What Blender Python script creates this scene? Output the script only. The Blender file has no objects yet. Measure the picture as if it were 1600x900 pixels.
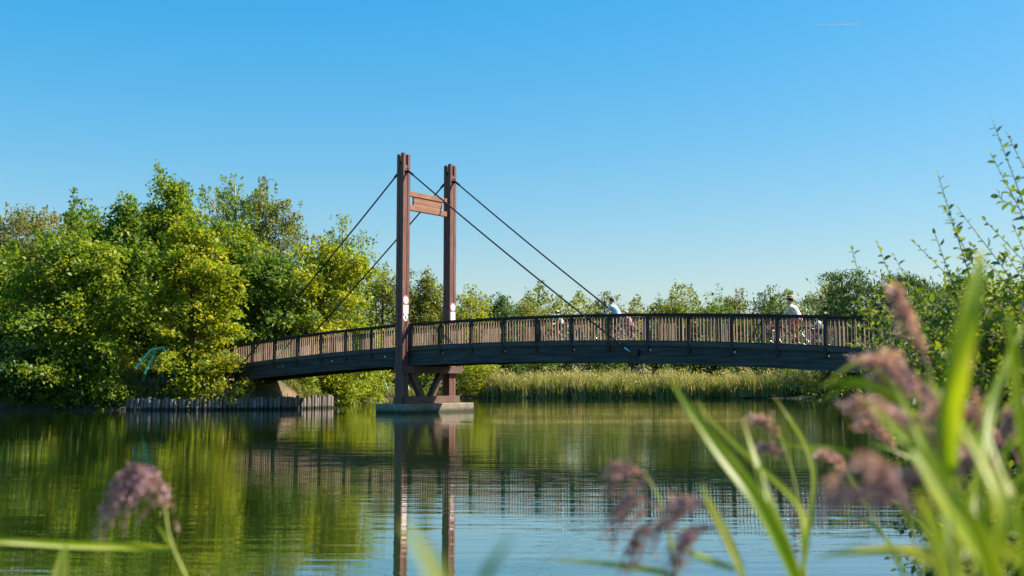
import bpy, bmesh, math, random
import numpy as np
from mathutils import Vector, Matrix, Quaternion

# ------------------------------------------------------------------ camera, sky, sun, exposure
SC = bpy.context.scene
COL = SC.collection
F = 1700.0                      # focal length in photograph pixels (photo 1600 wide)
HY = 598.0                      # horizon row in the photograph
CAM = Vector((0.0, 0.0, 1.36))
PITCH = math.atan((HY - 450) / F)
cd = bpy.data.cameras.new('camera')
cam = bpy.data.objects.new('camera', cd)
COL.objects.link(cam)
SC.camera = cam
cam.location = CAM
cam.rotation_euler = (math.pi / 2 + PITCH, 0, 0)
cd.sensor_width = 36
cd.lens = 36 * F / 1600
cd.clip_start = 0.05
cd.clip_end = 9000
cd.dof.use_dof = True
cd.dof.focus_distance = 48
cd.dof.aperture_fstop = 2.8
SUN_EL, SUN_AZ = math.radians(43.5), math.radians(5)     # azimuth from +X towards +Y
SDIR = Vector((math.cos(SUN_EL) * math.cos(SUN_AZ), math.cos(SUN_EL) * math.sin(SUN_AZ), math.sin(SUN_EL)))
W = bpy.data.worlds.new('World')
SC.world = W
W.use_nodes = True
nt = W.node_tree
bg = nt.nodes['Background']
sky = nt.nodes.new('ShaderNodeTexSky')
sky.sky_type = 'NISHITA'
sky.sun_disc = False
sky.sun_elevation = SUN_EL
sky.sun_rotation = math.pi / 2 - SUN_AZ
sky.altitude = 0
sky.air_density = 1.6
sky.dust_density = 1.5
sky.ozone_density = 10
hsv = nt.nodes.new('ShaderNodeHueSaturation')
hsv.inputs['Saturation'].default_value = 2.15
hsv.inputs['Value'].default_value = 1.6
hsv.inputs['Hue'].default_value = 0.500
gam = nt.nodes.new('ShaderNodeGamma')
gam.inputs['Gamma'].default_value = 0.45
nt.links.new(sky.outputs[0], gam.inputs['Color'])
nt.links.new(gam.outputs[0], hsv.inputs['Color'])
nt.links.new(hsv.outputs[0], bg.inputs['Color'])
bg.inputs['Strength'].default_value = 0.129
sl = bpy.data.lights.new('sun', 'SUN')
sl.energy = 5.0
sl.angle = math.radians(0.5)
sl.color = (1.0, 0.90, 0.74)
so = bpy.data.objects.new('sun', sl)
COL.objects.link(so)
so.rotation_euler = SDIR.to_track_quat('Z', 'Y').to_euler()
so.location = (40, -10, 40)
SC.view_settings.view_transform = 'Standard'
SC.view_settings.look = 'None'
SC.view_settings.gamma = 1
SC.view_settings.use_curve_mapping = False
SC.view_settings.exposure = 1.05
SC.render.engine = 'CYCLES'
SC.cycles.use_denoising = True
SC.cycles.max_bounces = 8
SC.cycles.transparent_max_bounces = 8
SC.cycles.caustics_reflective = False
SC.cycles.caustics_refractive = False


# ------------------------------------------------------------------ helpers
def P(px, py, d):
    """photograph pixel + distance along +Y -> world point"""
    v = Vector(((px - 800) / F, (450 - py) / F, -1.0))
    v = Matrix.Rotation(math.pi / 2 + PITCH, 3, 'X') @ v
    return CAM + v * (d / v.y)


def PX(px, d):
    return (px - 800) / F * d


def link(o, parent=None):
    COL.objects.link(o)
    if parent is not None:
        o.parent = parent
    return o


def tag(o, label=None, cat=None, group=None, kind=None):
    if label: o['label'] = label
    if cat: o['category'] = cat
    if group: o['group'] = group
    if kind: o['kind'] = kind
    return o


def empty(name, loc=(0, 0, 0), rz=0.0, parent=None):
    o = bpy.data.objects.new(name, None)
    o.empty_display_size = 0.2
    o.location = loc
    o.rotation_euler = (0, 0, rz)
    return link(o, parent)


def add(name, me, mat=None, parent=None, loc=None, rot=None):
    o = bpy.data.objects.new(name, me)
    if mat is not None and len(me.materials) == 0:
        me.materials.append(mat)
    if loc is not None: o.location = loc
    if rot is not None: o.rotation_euler = rot
    return link(o, parent)


def mesh_np(name, verts, faces_flat, loop_tot, smooth=False, tint=None):
    """fast mesh from numpy arrays"""
    me = bpy.data.meshes.new(name)
    verts = np.asarray(verts, dtype=np.float32)
    faces_flat = np.asarray(faces_flat, dtype=np.int32)
    loop_tot = np.asarray(loop_tot, dtype=np.int32)
    me.vertices.add(len(verts))
    me.vertices.foreach_set('co', verts.ravel())
    me.loops.add(len(faces_flat))
    me.loops.foreach_set('vertex_index', faces_flat)
    me.polygons.add(len(loop_tot))
    st = np.zeros(len(loop_tot), dtype=np.int32)
    st[1:] = np.cumsum(loop_tot)[:-1]
    me.polygons.foreach_set('loop_start', st)
    me.polygons.foreach_set('loop_total', loop_tot)
    if smooth:
        me.polygons.foreach_set('use_smooth', np.ones(len(loop_tot), dtype=bool))
    me.update(calc_edges=True)
    if tint is not None:
        a = me.attributes.new('tint', 'FLOAT', 'FACE')
        a.data.foreach_set('value', np.asarray(tint, dtype=np.float32))
    return me


class MB:
    """collects boxes, bars and tubes into one mesh"""
    def __init__(s):
        s.v, s.f, s.sm = [], [], []

    def raw(s, vs, fs, smooth=False):
        b = len(s.v)
        s.v += [tuple(v) for v in vs]
        s.f += [[i + b for i in f] for f in fs]
        s.sm += [smooth] * len(fs)
        return s

    def box(s, x0, x1, y0, y1, z0, z1, bev=0.0):
        b = bev
        if b <= 0:
            vs = [(x, y, z) for z in (z0, z1) for y in (y0, y1) for x in (x0, x1)]
            return s.raw(vs, [(0, 2, 3, 1), (4, 5, 7, 6), (0, 1, 5, 4), (2, 6, 7, 3), (0, 4, 6, 2), (1, 3, 7, 5)])
        rings = []
        for z, i in ((z0, b), (z0 + b, 0), (z1 - b, 0), (z1, b)):
            X0, X1, Y0, Y1 = x0 + i, x1 - i, y0 + i, y1 - i
            rings.append([(X0 + b, Y0, z), (X1 - b, Y0, z), (X1, Y0 + b, z), (X1, Y1 - b, z), (X1 - b, Y1, z), (X0 + b, Y1, z), (X0, Y1 - b, z), (X0, Y0 + b, z)])
        vs = sum(rings, [])
        fs = [tuple(range(7, -1, -1)), tuple(range(24, 32))]
        for r in range(3):
            for k in range(8):
                fs.append((r * 8 + k, r * 8 + (k + 1) % 8, r * 8 + 8 + (k + 1) % 8, r * 8 + 8 + k))
        return s.raw(vs, fs)

    def tube(s, pts, rad, n=8, cap=True, smooth=True):
        pts = [Vector(p) for p in pts]
        m = len(pts)
        if not hasattr(rad, '__len__'): rad = [rad] * m
        up = None
        vs = []
        for i, p in enumerate(pts):
            t = (pts[min(i + 1, m - 1)] - pts[max(i - 1, 0)]).normalized()
            if up is None:
                up = Vector((0, 0, 1)) if abs(t.z) < .9 else Vector((1, 0, 0))
            u = (up - t * up.dot(t)).normalized()
            up = u
            w = t.cross(u)
            for k in range(n):
                a = 2 * math.pi * k / n
                vs.append(p + (u * math.cos(a) + w * math.sin(a)) * rad[i])
        fs = []
        for i in range(m - 1):
            for k in range(n):
                fs.append((i * n + k, i * n + (k + 1) % n, (i + 1) * n + (k + 1) % n, (i + 1) * n + k))
        s.raw(vs, fs, smooth)
        if cap:
            s.raw([vs[k] for k in range(n)], [tuple(range(n - 1, -1, -1))])
            s.raw([vs[(m - 1) * n + k] for k in range(n)], [tuple(range(n))])
        return s

    def bar(s, a, b, w, h, upv=(0, 0, 1)):
        """rectangular timber from a to b, w sideways, h along up"""
        a, b = Vector(a), Vector(b)
        t = (b - a).normalized()
        up = Vector(upv)
        if abs(t.dot(up)) > .95: up = Vector((1, 0, 0))
        sd = t.cross(up).normalized() * w / 2
        u = sd.cross(t).normalized() * h / 2
        vs = [a - sd - u, a + sd - u, a + sd + u, a - sd + u, b - sd - u, b + sd - u, b + sd + u, b - sd + u]
        return s.raw(vs, [(3, 2, 1, 0), (4, 5, 6, 7), (0, 1, 5, 4), (1, 2, 6, 5), (2, 3, 7, 6), (3, 0, 4, 7)])

    def ball(s, c, r, nu=12, nv=8, sc=(1, 1, 1)):
        c = Vector(c)
        vs = [c + Vector((0, 0, -r * sc[2]))]
        for j in range(1, nv):
            th = math.pi * j / nv
            for i in range(nu):
                ph = 2 * math.pi * i / nu
                vs.append(c + Vector((r * sc[0] * math.sin(th) * math.cos(ph), r * sc[1] * math.sin(th) * math.sin(ph), -r * sc[2] * math.cos(th))))
        vs.append(c + Vector((0, 0, r * sc[2])))
        fs = []
        for i in range(nu):
            fs.append((0, 1 + (i + 1) % nu, 1 + i))
            fs.append((len(vs) - 1, 1 + (nv - 2) * nu + i, 1 + (nv - 2) * nu + (i + 1) % nu))
        for j in range(nv - 2):
            for i in range(nu):
                fs.append((1 + j * nu + i, 1 + j * nu + (i + 1) % nu, 1 + (j + 1) * nu + (i + 1) % nu, 1 + (j + 1) * nu + i))
        return s.raw(vs, fs, True)

    def mesh(s, name):
        me = bpy.data.meshes.new(name)
        me.from_pydata(s.v, [], s.f)
        me.polygons.foreach_set('use_smooth', s.sm)
        me.update()
        return me

    def build(s, name, mat, parent=None, loc=None, rot=None):
        return add(name, s.mesh(name), mat, parent, loc, rot)


# ------------------------------------------------------------------ materials
def new_mat(name):
    m = bpy.data.materials.new(name)
    m.use_nodes = True
    n = m.node_tree
    n.nodes.clear()
    out = n.nodes.new('ShaderNodeOutputMaterial')
    return m, n, out


def plain(name, col, rough=.6, metal=0.0, noise=.0, nscale=8, spec=.4):
    m, n, out = new_mat(name)
    b = n.nodes.new('ShaderNodeBsdfPrincipled')
    b.inputs['Roughness'].default_value = rough
    b.inputs['Metallic'].default_value = metal
    b.inputs['Specular IOR Level'].default_value = spec
    b.inputs['Base Color'].default_value = (*col, 1)
    if noise:
        tc = n.nodes.new('ShaderNodeTexCoord')
        t = n.nodes.new('ShaderNodeTexNoise')
        t.inputs['Scale'].default_value = nscale
        t.inputs['Detail'].default_value = 5
        r = n.nodes.new('ShaderNodeValToRGB')
        r.color_ramp.elements[0].position = .3
        r.color_ramp.elements[1].position = .7
        r.color_ramp.elements[0].color = (*[c * (1 - noise) for c in col], 1)
        r.color_ramp.elements[1].color = (*[min(1, c * (1 + noise)) for c in col], 1)
        n.links.new(tc.outputs['Object'], t.inputs['Vector'])
        n.links.new(t.outputs['Fac'], r.inputs['Fac'])
        n.links.new(r.outputs[0], b.inputs['Base Color'])
    n.links.new(b.outputs[0], out.inputs[0])
    return m


def wood(name, c0, c1, axis, rough=.7, stain=None, rnd=.25, grain=40):
    """weathered timber: grain stretched along the given axis, blotches, per-piece shade"""
    m, n, out = new_mat(name)
    b = n.nodes.new('ShaderNodeBsdfPrincipled')
    b.inputs['Roughness'].default_value = rough
    b.inputs['Specular IOR Level'].default_value = .3
    tc = n.nodes.new('ShaderNodeTexCoord')
    oi = n.nodes.new('ShaderNodeObjectInfo')
    va = n.nodes.new('ShaderNodeVectorMath')
    va.operation = 'ADD'
    mu = n.nodes.new('ShaderNodeMath'); mu.operation = 'MULTIPLY'; mu.inputs[1].default_value = 37.0
    n.links.new(oi.outputs['Random'], mu.inputs[0])
    n.links.new(tc.outputs['Object'], va.inputs[0])
    n.links.new(mu.outputs[0], va.inputs[1])
    mp = n.nodes.new('ShaderNodeMapping')
    s = [grain, grain, grain]
    s[axis] = grain * .04
    mp.inputs['Scale'].default_value = s
    n.links.new(va.outputs[0], mp.inputs['Vector'])
    t = n.nodes.new('ShaderNodeTexNoise')
    t.inputs['Scale'].default_value = 1.0
    t.inputs['Detail'].default_value = 4
    n.links.new(mp.outputs[0], t.inputs['Vector'])
    r = n.nodes.new('ShaderNodeValToRGB')
    r.color_ramp.elements[0].position = .33
    r.color_ramp.elements[1].position = .68
    r.color_ramp.elements[0].color = (*c0, 1)
    r.color_ramp.elements[1].color = (*c1, 1)
    n.links.new(t.outputs['Fac'], r.inputs['Fac'])
    t2 = n.nodes.new('ShaderNodeTexNoise')
    t2.inputs['Scale'].default_value = 1.7
    t2.inputs['Detail'].default_value = 6
    n.links.new(va.outputs[0], t2.inputs['Vector'])
    r2 = n.nodes.new('ShaderNodeValToRGB')
    r2.color_ramp.elements[0].position = .42
    r2.color_ramp.elements[1].position = .72
    r2.color_ramp.elements[0].color = (0, 0, 0, 1)
    r2.color_ramp.elements[1].color = (1, 1, 1, 1)
    n.links.new(t2.outputs['Fac'], r2.inputs['Fac'])
    mx = n.nodes.new('ShaderNodeMixRGB')
    mx.inputs[2].default_value = (*(stain or [c * .55 for c in c0]), 1)
    mf = n.nodes.new('ShaderNodeMath'); mf.operation = 'MULTIPLY'; mf.inputs[1].default_value = .55
    n.links.new(r2.outputs[0], mf.inputs[0])
    n.links.new(mf.outputs[0], mx.inputs[0])
    n.links.new(r.outputs[0], mx.inputs[1])
    h = n.nodes.new('ShaderNodeHueSaturation')
    mr = n.nodes.new('ShaderNodeMapRange')
    mr.inputs['To Min'].default_value = 1 - rnd
    mr.inputs['To Max'].default_value = 1 + rnd
    n.links.new(oi.outputs['Random'], mr.inputs['Value'])
    n.links.new(mr.outputs[0], h.inputs['Value'])
    n.links.new(mx.outputs[0], h.inputs['Color'])
    n.links.new(h.outputs[0], b.inputs['Base Color'])
    bp = n.nodes.new('ShaderNodeBump')
    bp.inputs['Strength'].default_value = .35
    bp.inputs['Distance'].default_value = .01
    n.links.new(t.outputs['Fac'], bp.inputs['Height'])
    n.links.new(bp.outputs[0], b.inputs['Normal'])
    n.links.new(b.outputs[0], out.inputs[0])
    return m


def leafmat(name, cols, trans=.40, rough=.5, tgain=1.6, spec=.35):
    """leaf colour runs through cols by the leaf's own 'tint'; light also passes through"""
    m, n, out = new_mat(name)
    at = n.nodes.new('ShaderNodeAttribute')
    at.attribute_name = 'tint'
    r = n.nodes.new('ShaderNodeValToRGB')
    el = r.color_ramp.elements
    while len(el) < len(cols): el.new(.5)
    for i, c in enumerate(cols):
        el[i].position = i / (len(cols) - 1)
        el[i].color = (*c, 1)
    n.links.new(at.outputs['Fac'], r.inputs['Fac'])
    b = n.nodes.new('ShaderNodeBsdfPrincipled')
    b.inputs['Roughness'].default_value = rough
    b.inputs['Specular IOR Level'].default_value = spec
    n.links.new(r.outputs[0], b.inputs['Base Color'])
    t = n.nodes.new('ShaderNodeBsdfTranslucent')
    g = n.nodes.new('ShaderNodeMixRGB'); g.blend_type = 'MULTIPLY'; g.inputs[0].default_value = 1
    g.inputs[2].default_value = (tgain * 1.25, tgain * 1.15, tgain * .45, 1)
    n.links.new(r.outputs[0], g.inputs[1])
    n.links.new(g.outputs[0], t.inputs['Color'])
    mx = n.nodes.new('ShaderNodeMixShader')
    mx.inputs[0].default_value = trans
    n.links.new(b.outputs[0], mx.inputs[1])
    n.links.new(t.outputs[0], mx.inputs[2])
    n.links.new(mx.outputs[0], out.inputs[0])
    return m


M = {}
M['tower'] = wood('tower_wood', (.130, .054, .045), (.235, .104, .086), 2, rough=.6, stain=(.07, .042, .038), rnd=.14, grain=20)
M['beamwood'] = wood('beam_wood', (.24, .11, .065), (.33, .165, .105), 1, stain=(.14, .07, .05), rnd=.1)
M['panelwood'] = wood('panel_wood', (.26, .12, .075), (.34, .17, .115), 1, stain=(.17, .085, .06), rnd=.12)
M['basewood'] = wood('base_wood', (.115, .068, .055), (.185, .112, .09), 1, stain=(.07, .05, .043))
M['girder'] = wood('girder_wood', (.020, .022, .024), (.088, .082, .078), 0, stain=(.018, .028, .025), rnd=.15, grain=14)
M['edge'] = wood('edge_wood', (.05, .047, .047), (.095, .088, .085), 0, stain=(.04, .047, .042), rnd=.15, grain=22)
M['rail'] = wood('rail_wood', (.028, .022, .022), (.06, .046, .042), 0, stain=(.028, .03, .028), rnd=.1)
M['post'] = wood('post_wood', (.035, .027, .026), (.07, .055, .05), 2, rnd=.15)
M['baluster'] = wood('baluster_wood', (.165, .108, .075), (.35, .245, .17), 2, stain=(.10, .07, .05), rnd=.38)
M['deck'] = wood('deck_wood', (.12, .09, .075), (.19, .15, .12), 1)
M['pile'] = wood('pile_wood', (.13, .105, .095), (.24, .20, .18), 2, stain=(.07, .065, .06), rnd=.3, grain=30)
def wet_foot(m, z0, z1, col):
    n = m.node_tree
    b = next(k for k in n.nodes if k.type == 'BSDF_PRINCIPLED')
    src = b.inputs['Base Color'].links[0].from_socket
    g = n.nodes.new('ShaderNodeNewGeometry'); x = n.nodes.new('ShaderNodeSeparateXYZ')
    n.links.new(g.outputs['Position'], x.inputs[0])
    t = n.nodes.new('ShaderNodeTexNoise'); t.inputs['Scale'].default_value = 6
    n.links.new(g.outputs['Position'], t.inputs['Vector'])
    k = n.nodes.new('ShaderNodeMath'); k.operation = 'MULTIPLY_ADD'; k.inputs[1].default_value = -.16; n.links.new(t.outputs['Fac'], k.inputs[0]); n.links.new(x.outputs['Z'], k.inputs[2])
    r = n.nodes.new('ShaderNodeMapRange'); r.inputs['From Min'].default_value = z0; r.inputs['From Max'].default_value = z1
    n.links.new(k.outputs[0], r.inputs['Value'])
    mx = n.nodes.new('ShaderNodeMixRGB'); mx.inputs[1].default_value = (*col, 1)
    n.links.new(r.outputs[0], mx.inputs[0]); n.links.new(src, mx.inputs[2]); n.links.new(mx.outputs[0], b.inputs['Base Color'])


wet_foot(M['pile'], 0.0, .09, (.022, .022, .016))
M['concrete'] = plain('concrete', (.25, .215, .16), .85, noise=.28, nscale=3)
wet_foot(M['concrete'], -.02, .15, (.045, .050, .026))
M['abutment'] = plain('abutment_concrete', (.17, .165, .165), .85, noise=.3, nscale=2.5)
M['steel'] = plain('cable_steel', (.035, .033, .035), .45, .6)
M['galv'] = plain('galvanised_steel', (.55, .56, .58), .35, .9)
M['white'] = plain('sign_white', (.82, .80, .78), .45)
M['red'] = plain('sign_red', (.62, .10, .10), .45)
M['black'] = plain('sign_black', (.02, .02, .025), .5)
M['blue'] = plain('sign_blue', (.10, .18, .32), .5)
M['mint'] = plain('mint_paint', (.20, .62, .44), .4, noise=.1)
M['bark'] = wood('bark', (.07, .05, .035), (.17, .125, .09), 2, rnd=.2, grain=14)
M['birchbark'] = wood('birch_bark', (.42, .38, .32), (.68, .64, .57), 0, stain=(.08, .07, .06), rnd=.1, grain=9)
M['twig'] = plain('twig_bark', (.13, .085, .055), .7, noise=.3)
M['l_green'] = leafmat('leaf_green', [(.050, .115, .016), (.13, .215, .018), (.25, .30, .020), (.38, .37, .022)])
M['l_yellow'] = leafmat('leaf_yellow_green', [(.085, .150, .014), (.20, .265, .016), (.34, .34, .016), (.48, .40, .020)])
M['l_mid'] = leafmat('leaf_mid', [(.035, .090, .022), (.085, .165, .024), (.17, .24, .024), (.28, .31, .028)])
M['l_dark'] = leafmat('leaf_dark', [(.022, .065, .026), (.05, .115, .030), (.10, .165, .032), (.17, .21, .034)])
M['l_birch'] = leafmat('leaf_birch', [(.09, .11, .030), (.17, .185, .040), (.27, .25, .048), (.36, .29, .06)], trans=.3)
M['l_olive'] = leafmat('leaf_olive', [(.07, .10, .026), (.14, .175, .034), (.23, .24, .040), (.31, .28, .05)], trans=.3)
M['l_pine'] = leafmat('leaf_pine', [(.04, .09, .03), (.075, .14, .036), (.12, .18, .04), (.17, .21, .045)], trans=.12)
M['l_shrub'] = leafmat('leaf_shrub', [(.035, .085, .018), (.085, .155, .018), (.17, .23, .020), (.30, .31, .03)], trans=.38, rough=.5, spec=.25)
M['l_grass'] = leafmat('leaf_bank_grass', [(.05, .08, .02), (.10, .14, .025), (.20, .19, .05), (.32, .25, .10)])
M['l_reedbed'] = leafmat('leaf_reed_bed', [(.09, .15, .035), (.20, .24, .060), (.36, .34, .14), (.55, .44, .27)], trans=.3)
M['reedleaf'] = leafmat('reed_leaf', [(.07, .16, .010), (.18, .28, .010), (.32, .38, .012), (.45, .44, .10)], trans=.5, rough=.4, tgain=1.5)
M['reedstem'] = plain('reed_stem', (.33, .36, .07), .5, noise=.25, nscale=20)
M['panicle'] = leafmat('reed_panicle', [(.24, .12, .18), (.42, .24, .31), (.60, .38, .44), (.76, .56, .54)], trans=.45, tgain=1.0)


def ground_mat():
    m, n, out = new_mat('earth_and_grass')
    b = n.nodes.new('ShaderNodeBsdfPrincipled')
    b.inputs['Roughness'].default_value = .95
    tc = n.nodes.new('ShaderNodeTexCoord')
    t = n.nodes.new('ShaderNodeTexNoise'); t.inputs['Scale'].default_value = .6; t.inputs['Detail'].default_value = 8
    n.links.new(tc.outputs['Object'], t.inputs['Vector'])
    r = n.nodes.new('ShaderNodeValToRGB')
    e = r.color_ramp.elements
    e[0].position = .35; e[0].color = (.045, .07, .018, 1)
    e[1].position = .65; e[1].color = (.24, .155, .095, 1)
    k = e.new(.5); k.color = (.12, .10, .045, 1)
    n.links.new(t.outputs['Fac'], r.inputs['Fac'])
    sx = n.nodes.new('ShaderNodeSeparateXYZ')
    n.links.new(tc.outputs['Object'], sx.inputs[0])
    wr = n.nodes.new('ShaderNodeMapRange')
    wr.inputs['From Min'].default_value = .14; wr.inputs['From Max'].default_value = .34
    n.links.new(sx.outputs['Z'], wr.inputs['Value'])
    wet = n.nodes.new('ShaderNodeMixRGB')
    wet.inputs[1].default_value = (.030, .028, .014, 1)
    n.links.new(wr.outputs[0], wet.inputs[0])
    n.links.new(r.outputs[0], wet.inputs[2])
    n.links.new(wet.outputs[0], b.inputs['Base Color'])
    t2 = n.nodes.new('ShaderNodeTexNoise'); t2.inputs['Scale'].default_value = 9; t2.inputs['Detail'].default_value = 6
    n.links.new(tc.outputs['Object'], t2.inputs['Vector'])
    bp = n.nodes.new('ShaderNodeBump'); bp.inputs['Distance'].default_value = .08
    n.links.new(t2.outputs['Fac'], bp.inputs['Height'])
    n.links.new(bp.outputs[0], b.inputs['Normal'])
    n.links.new(b.outputs[0], out.inputs[0])
    return m


def water_mat():
    m, n, out = new_mat('lake_water')
    b = n.nodes.new('ShaderNodeBsdfPrincipled')
    b.inputs['Base Color'].default_value = (.018, .038, .006, 1)
    b.inputs['Roughness'].default_value = .015
    b.inputs['IOR'].default_value = 1.36
    b.inputs['Coat Weight'].default_value = .85
    b.inputs['Coat Roughness'].default_value = .015
    b.inputs['Coat IOR'].default_value = 1.4
    tc = n.nodes.new('ShaderNodeTexCoord')

    def layer(sx, sy, detail, rot=0.0):
        mp = n.nodes.new('ShaderNodeMapping')
        mp.inputs['Scale'].default_value = (sx, sy, 1)
        mp.inputs['Rotation'].default_value = (0, 0, rot)
        n.links.new(tc.outputs['Object'], mp.inputs['Vector'])
        t = n.nodes.new('ShaderNodeTexNoise')
        t.inputs['Scale'].default_value = 1
        t.inputs['Detail'].default_value = detail
        t.inputs['Roughness'].default_value = .45
        n.links.new(mp.outputs[0], t.inputs['Vector'])
        return t.outputs['Fac']

    def mul(a, k):
        q = n.nodes.new('ShaderNodeMath'); q.operation = 'MULTIPLY'
        n.links.new(a, q.inputs[0])
        if isinstance(k, float): q.inputs[1].default_value = k
        else: n.links.new(k, q.inputs[1])
        return q.outputs[0]

    def addn(a, c):
        q = n.nodes.new('ShaderNodeMath'); q.operation = 'ADD'
        n.links.new(a, q.inputs[0]); n.links.new(c, q.inputs[1])
        return q.outputs[0]
    # wind comes in broad patches: some water is ruffled, some nearly still
    pt = layer(.035, .11, 2)
    mr = n.nodes.new('ShaderNodeMapRange')
    mr.inputs['From Min'].default_value = .38; mr.inputs['From Max'].default_value = .62
    mr.inputs['To Min'].default_value = .25; mr.inputs['To Max'].default_value = 1.0
    n.links.new(pt, mr.inputs['Value'])
    h = addn(addn(mul(layer(.75, 4.6, 3, .10), WATER[0]), mul(layer(2.2, 15.0, 2, -.12), WATER[1])), mul(layer(.16, .8, 2, .25), WATER[2]))
    h = mul(h, mr.outputs[0])
    bp = n.nodes.new('ShaderNodeBump')
    bp.inputs['Strength'].default_value = 1
    bp.inputs['Distance'].default_value = 1
    n.links.new(h, bp.inputs['Height'])
    n.links.new(bp.outputs[0], b.inputs['Normal'])
    n.links.new(bp.outputs[0], b.inputs['Coat Normal'])
    n.links.new(b.outputs[0], out.inputs[0])
    return m


WATER = (.0056, .0007, .008)
M['ground'] = ground_mat()
M['water'] = water_mat()

# ------------------------------------------------------------------ setting: lake outline, ground, water


def shore(px, py):
    d = CAM.z * F / (py - HY)
    return (PX(px, d), d)


LAKE = [(-70, 3.5), (-70, 53), shore(-60, 641), shore(60, 640.5), shore(215, 640.2), shore(300, 640), shore(440, 639), shore(518, 637), shore(500, 631),
        shore(545, 627.5), shore(600, 623.5), shore(700, 622), shore(850, 622), shore(1000, 622), shore(1150, 622), shore(1310, 622.5),
        (31, 82), (27, 62), (21, 47), (15.2, 38.5), (13.5, 35), (10.5, 26), (7.0, 15), (4.6, 9), (2.6, 5), (1.0, 2.6), (-8, 2.4), (-30, 3)]
LK = np.array(LAKE)


def lake_sd(x, y):
    """signed distance to the lake outline: negative inside the water"""
    x = np.asarray(x, dtype=float); y = np.asarray(y, dtype=float)
    best = np.full(x.shape, 1e9)
    ins = np.zeros(x.shape, dtype=bool)
    n = len(LK)
    for i in range(n):
        ax, ay = LK[i]; bx, by = LK[(i + 1) % n]
        dx, dy = bx - ax, by - ay
        t = np.clip(((x - ax) * dx + (y - ay) * dy) / (dx * dx + dy * dy), 0, 1)
        best = np.minimum(best, np.hypot(x - ax - t * dx, y - ay - t * dy))
        c = ((ay > y) != (by > y))
        with np.errstate(divide='ignore', invalid='ignore'):
            xi = ax + (y - ay) * dx / (dy if dy != 0 else 1e-9)
        ins ^= (c & (x < xi))
    return np.where(ins, -best, best)


OB = (-5.03, 49.82)                      # foot of the near tower leg
TH = -math.radians(37.57)                # bridge axis
TV = Vector((math.cos(TH), math.sin(TH), 0))
PV = Vector((-math.sin(TH), math.cos(TH), 0))


def ground_z(x, y):
    d = lake_sd(x, y)
    x = np.asarray(x, dtype=float); y = np.asarray(y, dtype=float)
    top = np.where((x < -7) & (y > 30) & (y < 74), 1.75, .45)
    t = (x - OB[0]) * TV.x + (y - OB[1]) * TV.y
    p = (x - OB[0]) * PV.x + (y - OB[1]) * PV.y
    # embankments that carry the path up to the two ends of the bridge
    e = np.clip(1 - (np.abs(p - 1.65) - 2.0) / 3.0, 0, 1)
    top = np.maximum(top, e * np.where(t < 0, np.clip((-t - 13.9) / 1.2, 0, 1) * 2.28, np.clip((t - 23) / 2.5, 0, 1) * 2.15))
    top = np.maximum(top, np.where((x > 8) & (y < 60), .9, 0))
    s = np.clip(d / 3.4, 0, 1)
    land = .10 + (top - .10) * (s * s * (3 - 2 * s)) + .10 * np.sin(x * .9) * np.sin(y * .7 + 1) * s
    return np.where(d > 0, land, np.maximum(.10 + d * 1.2, -1.6))


def gz(x, y):
    return float(ground_z(np.array([x]), np.array([y]))[0])


def make_ground():
    xs = np.concatenate([[-4000, -1500, -600, -250, -140, -100], np.arange(-80, 80.1, .8), [100, 140, 250, 600, 1500, 4000]])
    ys = np.concatenate([[-1500, -400, -100, -40, -20], np.arange(-10, 125.1, .8), [140, 170, 220, 300, 600, 1500, 5000]])
    X, Y = np.meshgrid(xs, ys)
    Z = ground_z(X, Y)
    nx, ny = len(xs), len(ys)
    v = np.stack([X.ravel(), Y.ravel(), Z.ravel()], 1)
    i = (np.arange(ny - 1)[:, None] * nx + np.arange(nx - 1)[None, :]).ravel()
    f = np.stack([i, i + 1, i + nx + 1, i + nx], 1)
    me = mesh_np('ground', v, f.ravel(), np.full(len(f), 4), smooth=True)
    tag(add('ground', me, M['ground']), kind='structure')


make_ground()
wm = MB().raw([(-75, -2, 0), (60, -2, 0), (60, 110, 0), (-75, 110, 0)], [(0, 1, 2, 3)])
tag(wm.build('lake_water', M['water']), kind='structure')

# ------------------------------------------------------------------ the footbridge
bridge = empty('footbridge', (OB[0], OB[1], 0), TH)
tag(bridge, 'brown timber cable-stayed footbridge arching over the lake from a twin-legged tower', 'bridge')


def Zr(t): return 4.16 - .00235 * (t - 6) ** 2      # top of the handrail above the water


def slope(t): return -2 * .00235 * (t - 6)


TA, TB = -14.6, 25.0
W2 = 3.3                                           # distance between the two tower legs


def loft(p0, p1, a0, a1, ta=TA, tb=TB, step=.9):
    """curved beam following the arch: p0..p1 across, a0..a1 relative to the rail top"""
    n = max(2, int((tb - ta) / step) + 1)
    vs, fs = [], []
    for i in range(n):
        t = ta + (tb - ta) * i / (n - 1)
        z = Zr(t)
        vs += [(t, p0, z + a0), (t, p1, z + a0), (t, p1, z + a1), (t, p0, z + a1)]
    for i in range(n - 1):
        for k in range(4):
            fs.append((i * 4 + k, i * 4 + (k + 1) % 4, i * 4 + 4 + (k + 1) % 4, i * 4 + 4 + k))
    fs += [(3, 2, 1, 0), tuple((n - 1) * 4 + k for k in range(4))]
    m = MB().raw(vs, fs)
    bm = bmesh.new()
    me = m.mesh('beam')
    bm.from_mesh(me)
    bmesh.ops.recalc_face_normals(bm, faces=bm.faces)
    bm.to_mesh(me); bm.free()
    return me


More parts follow.
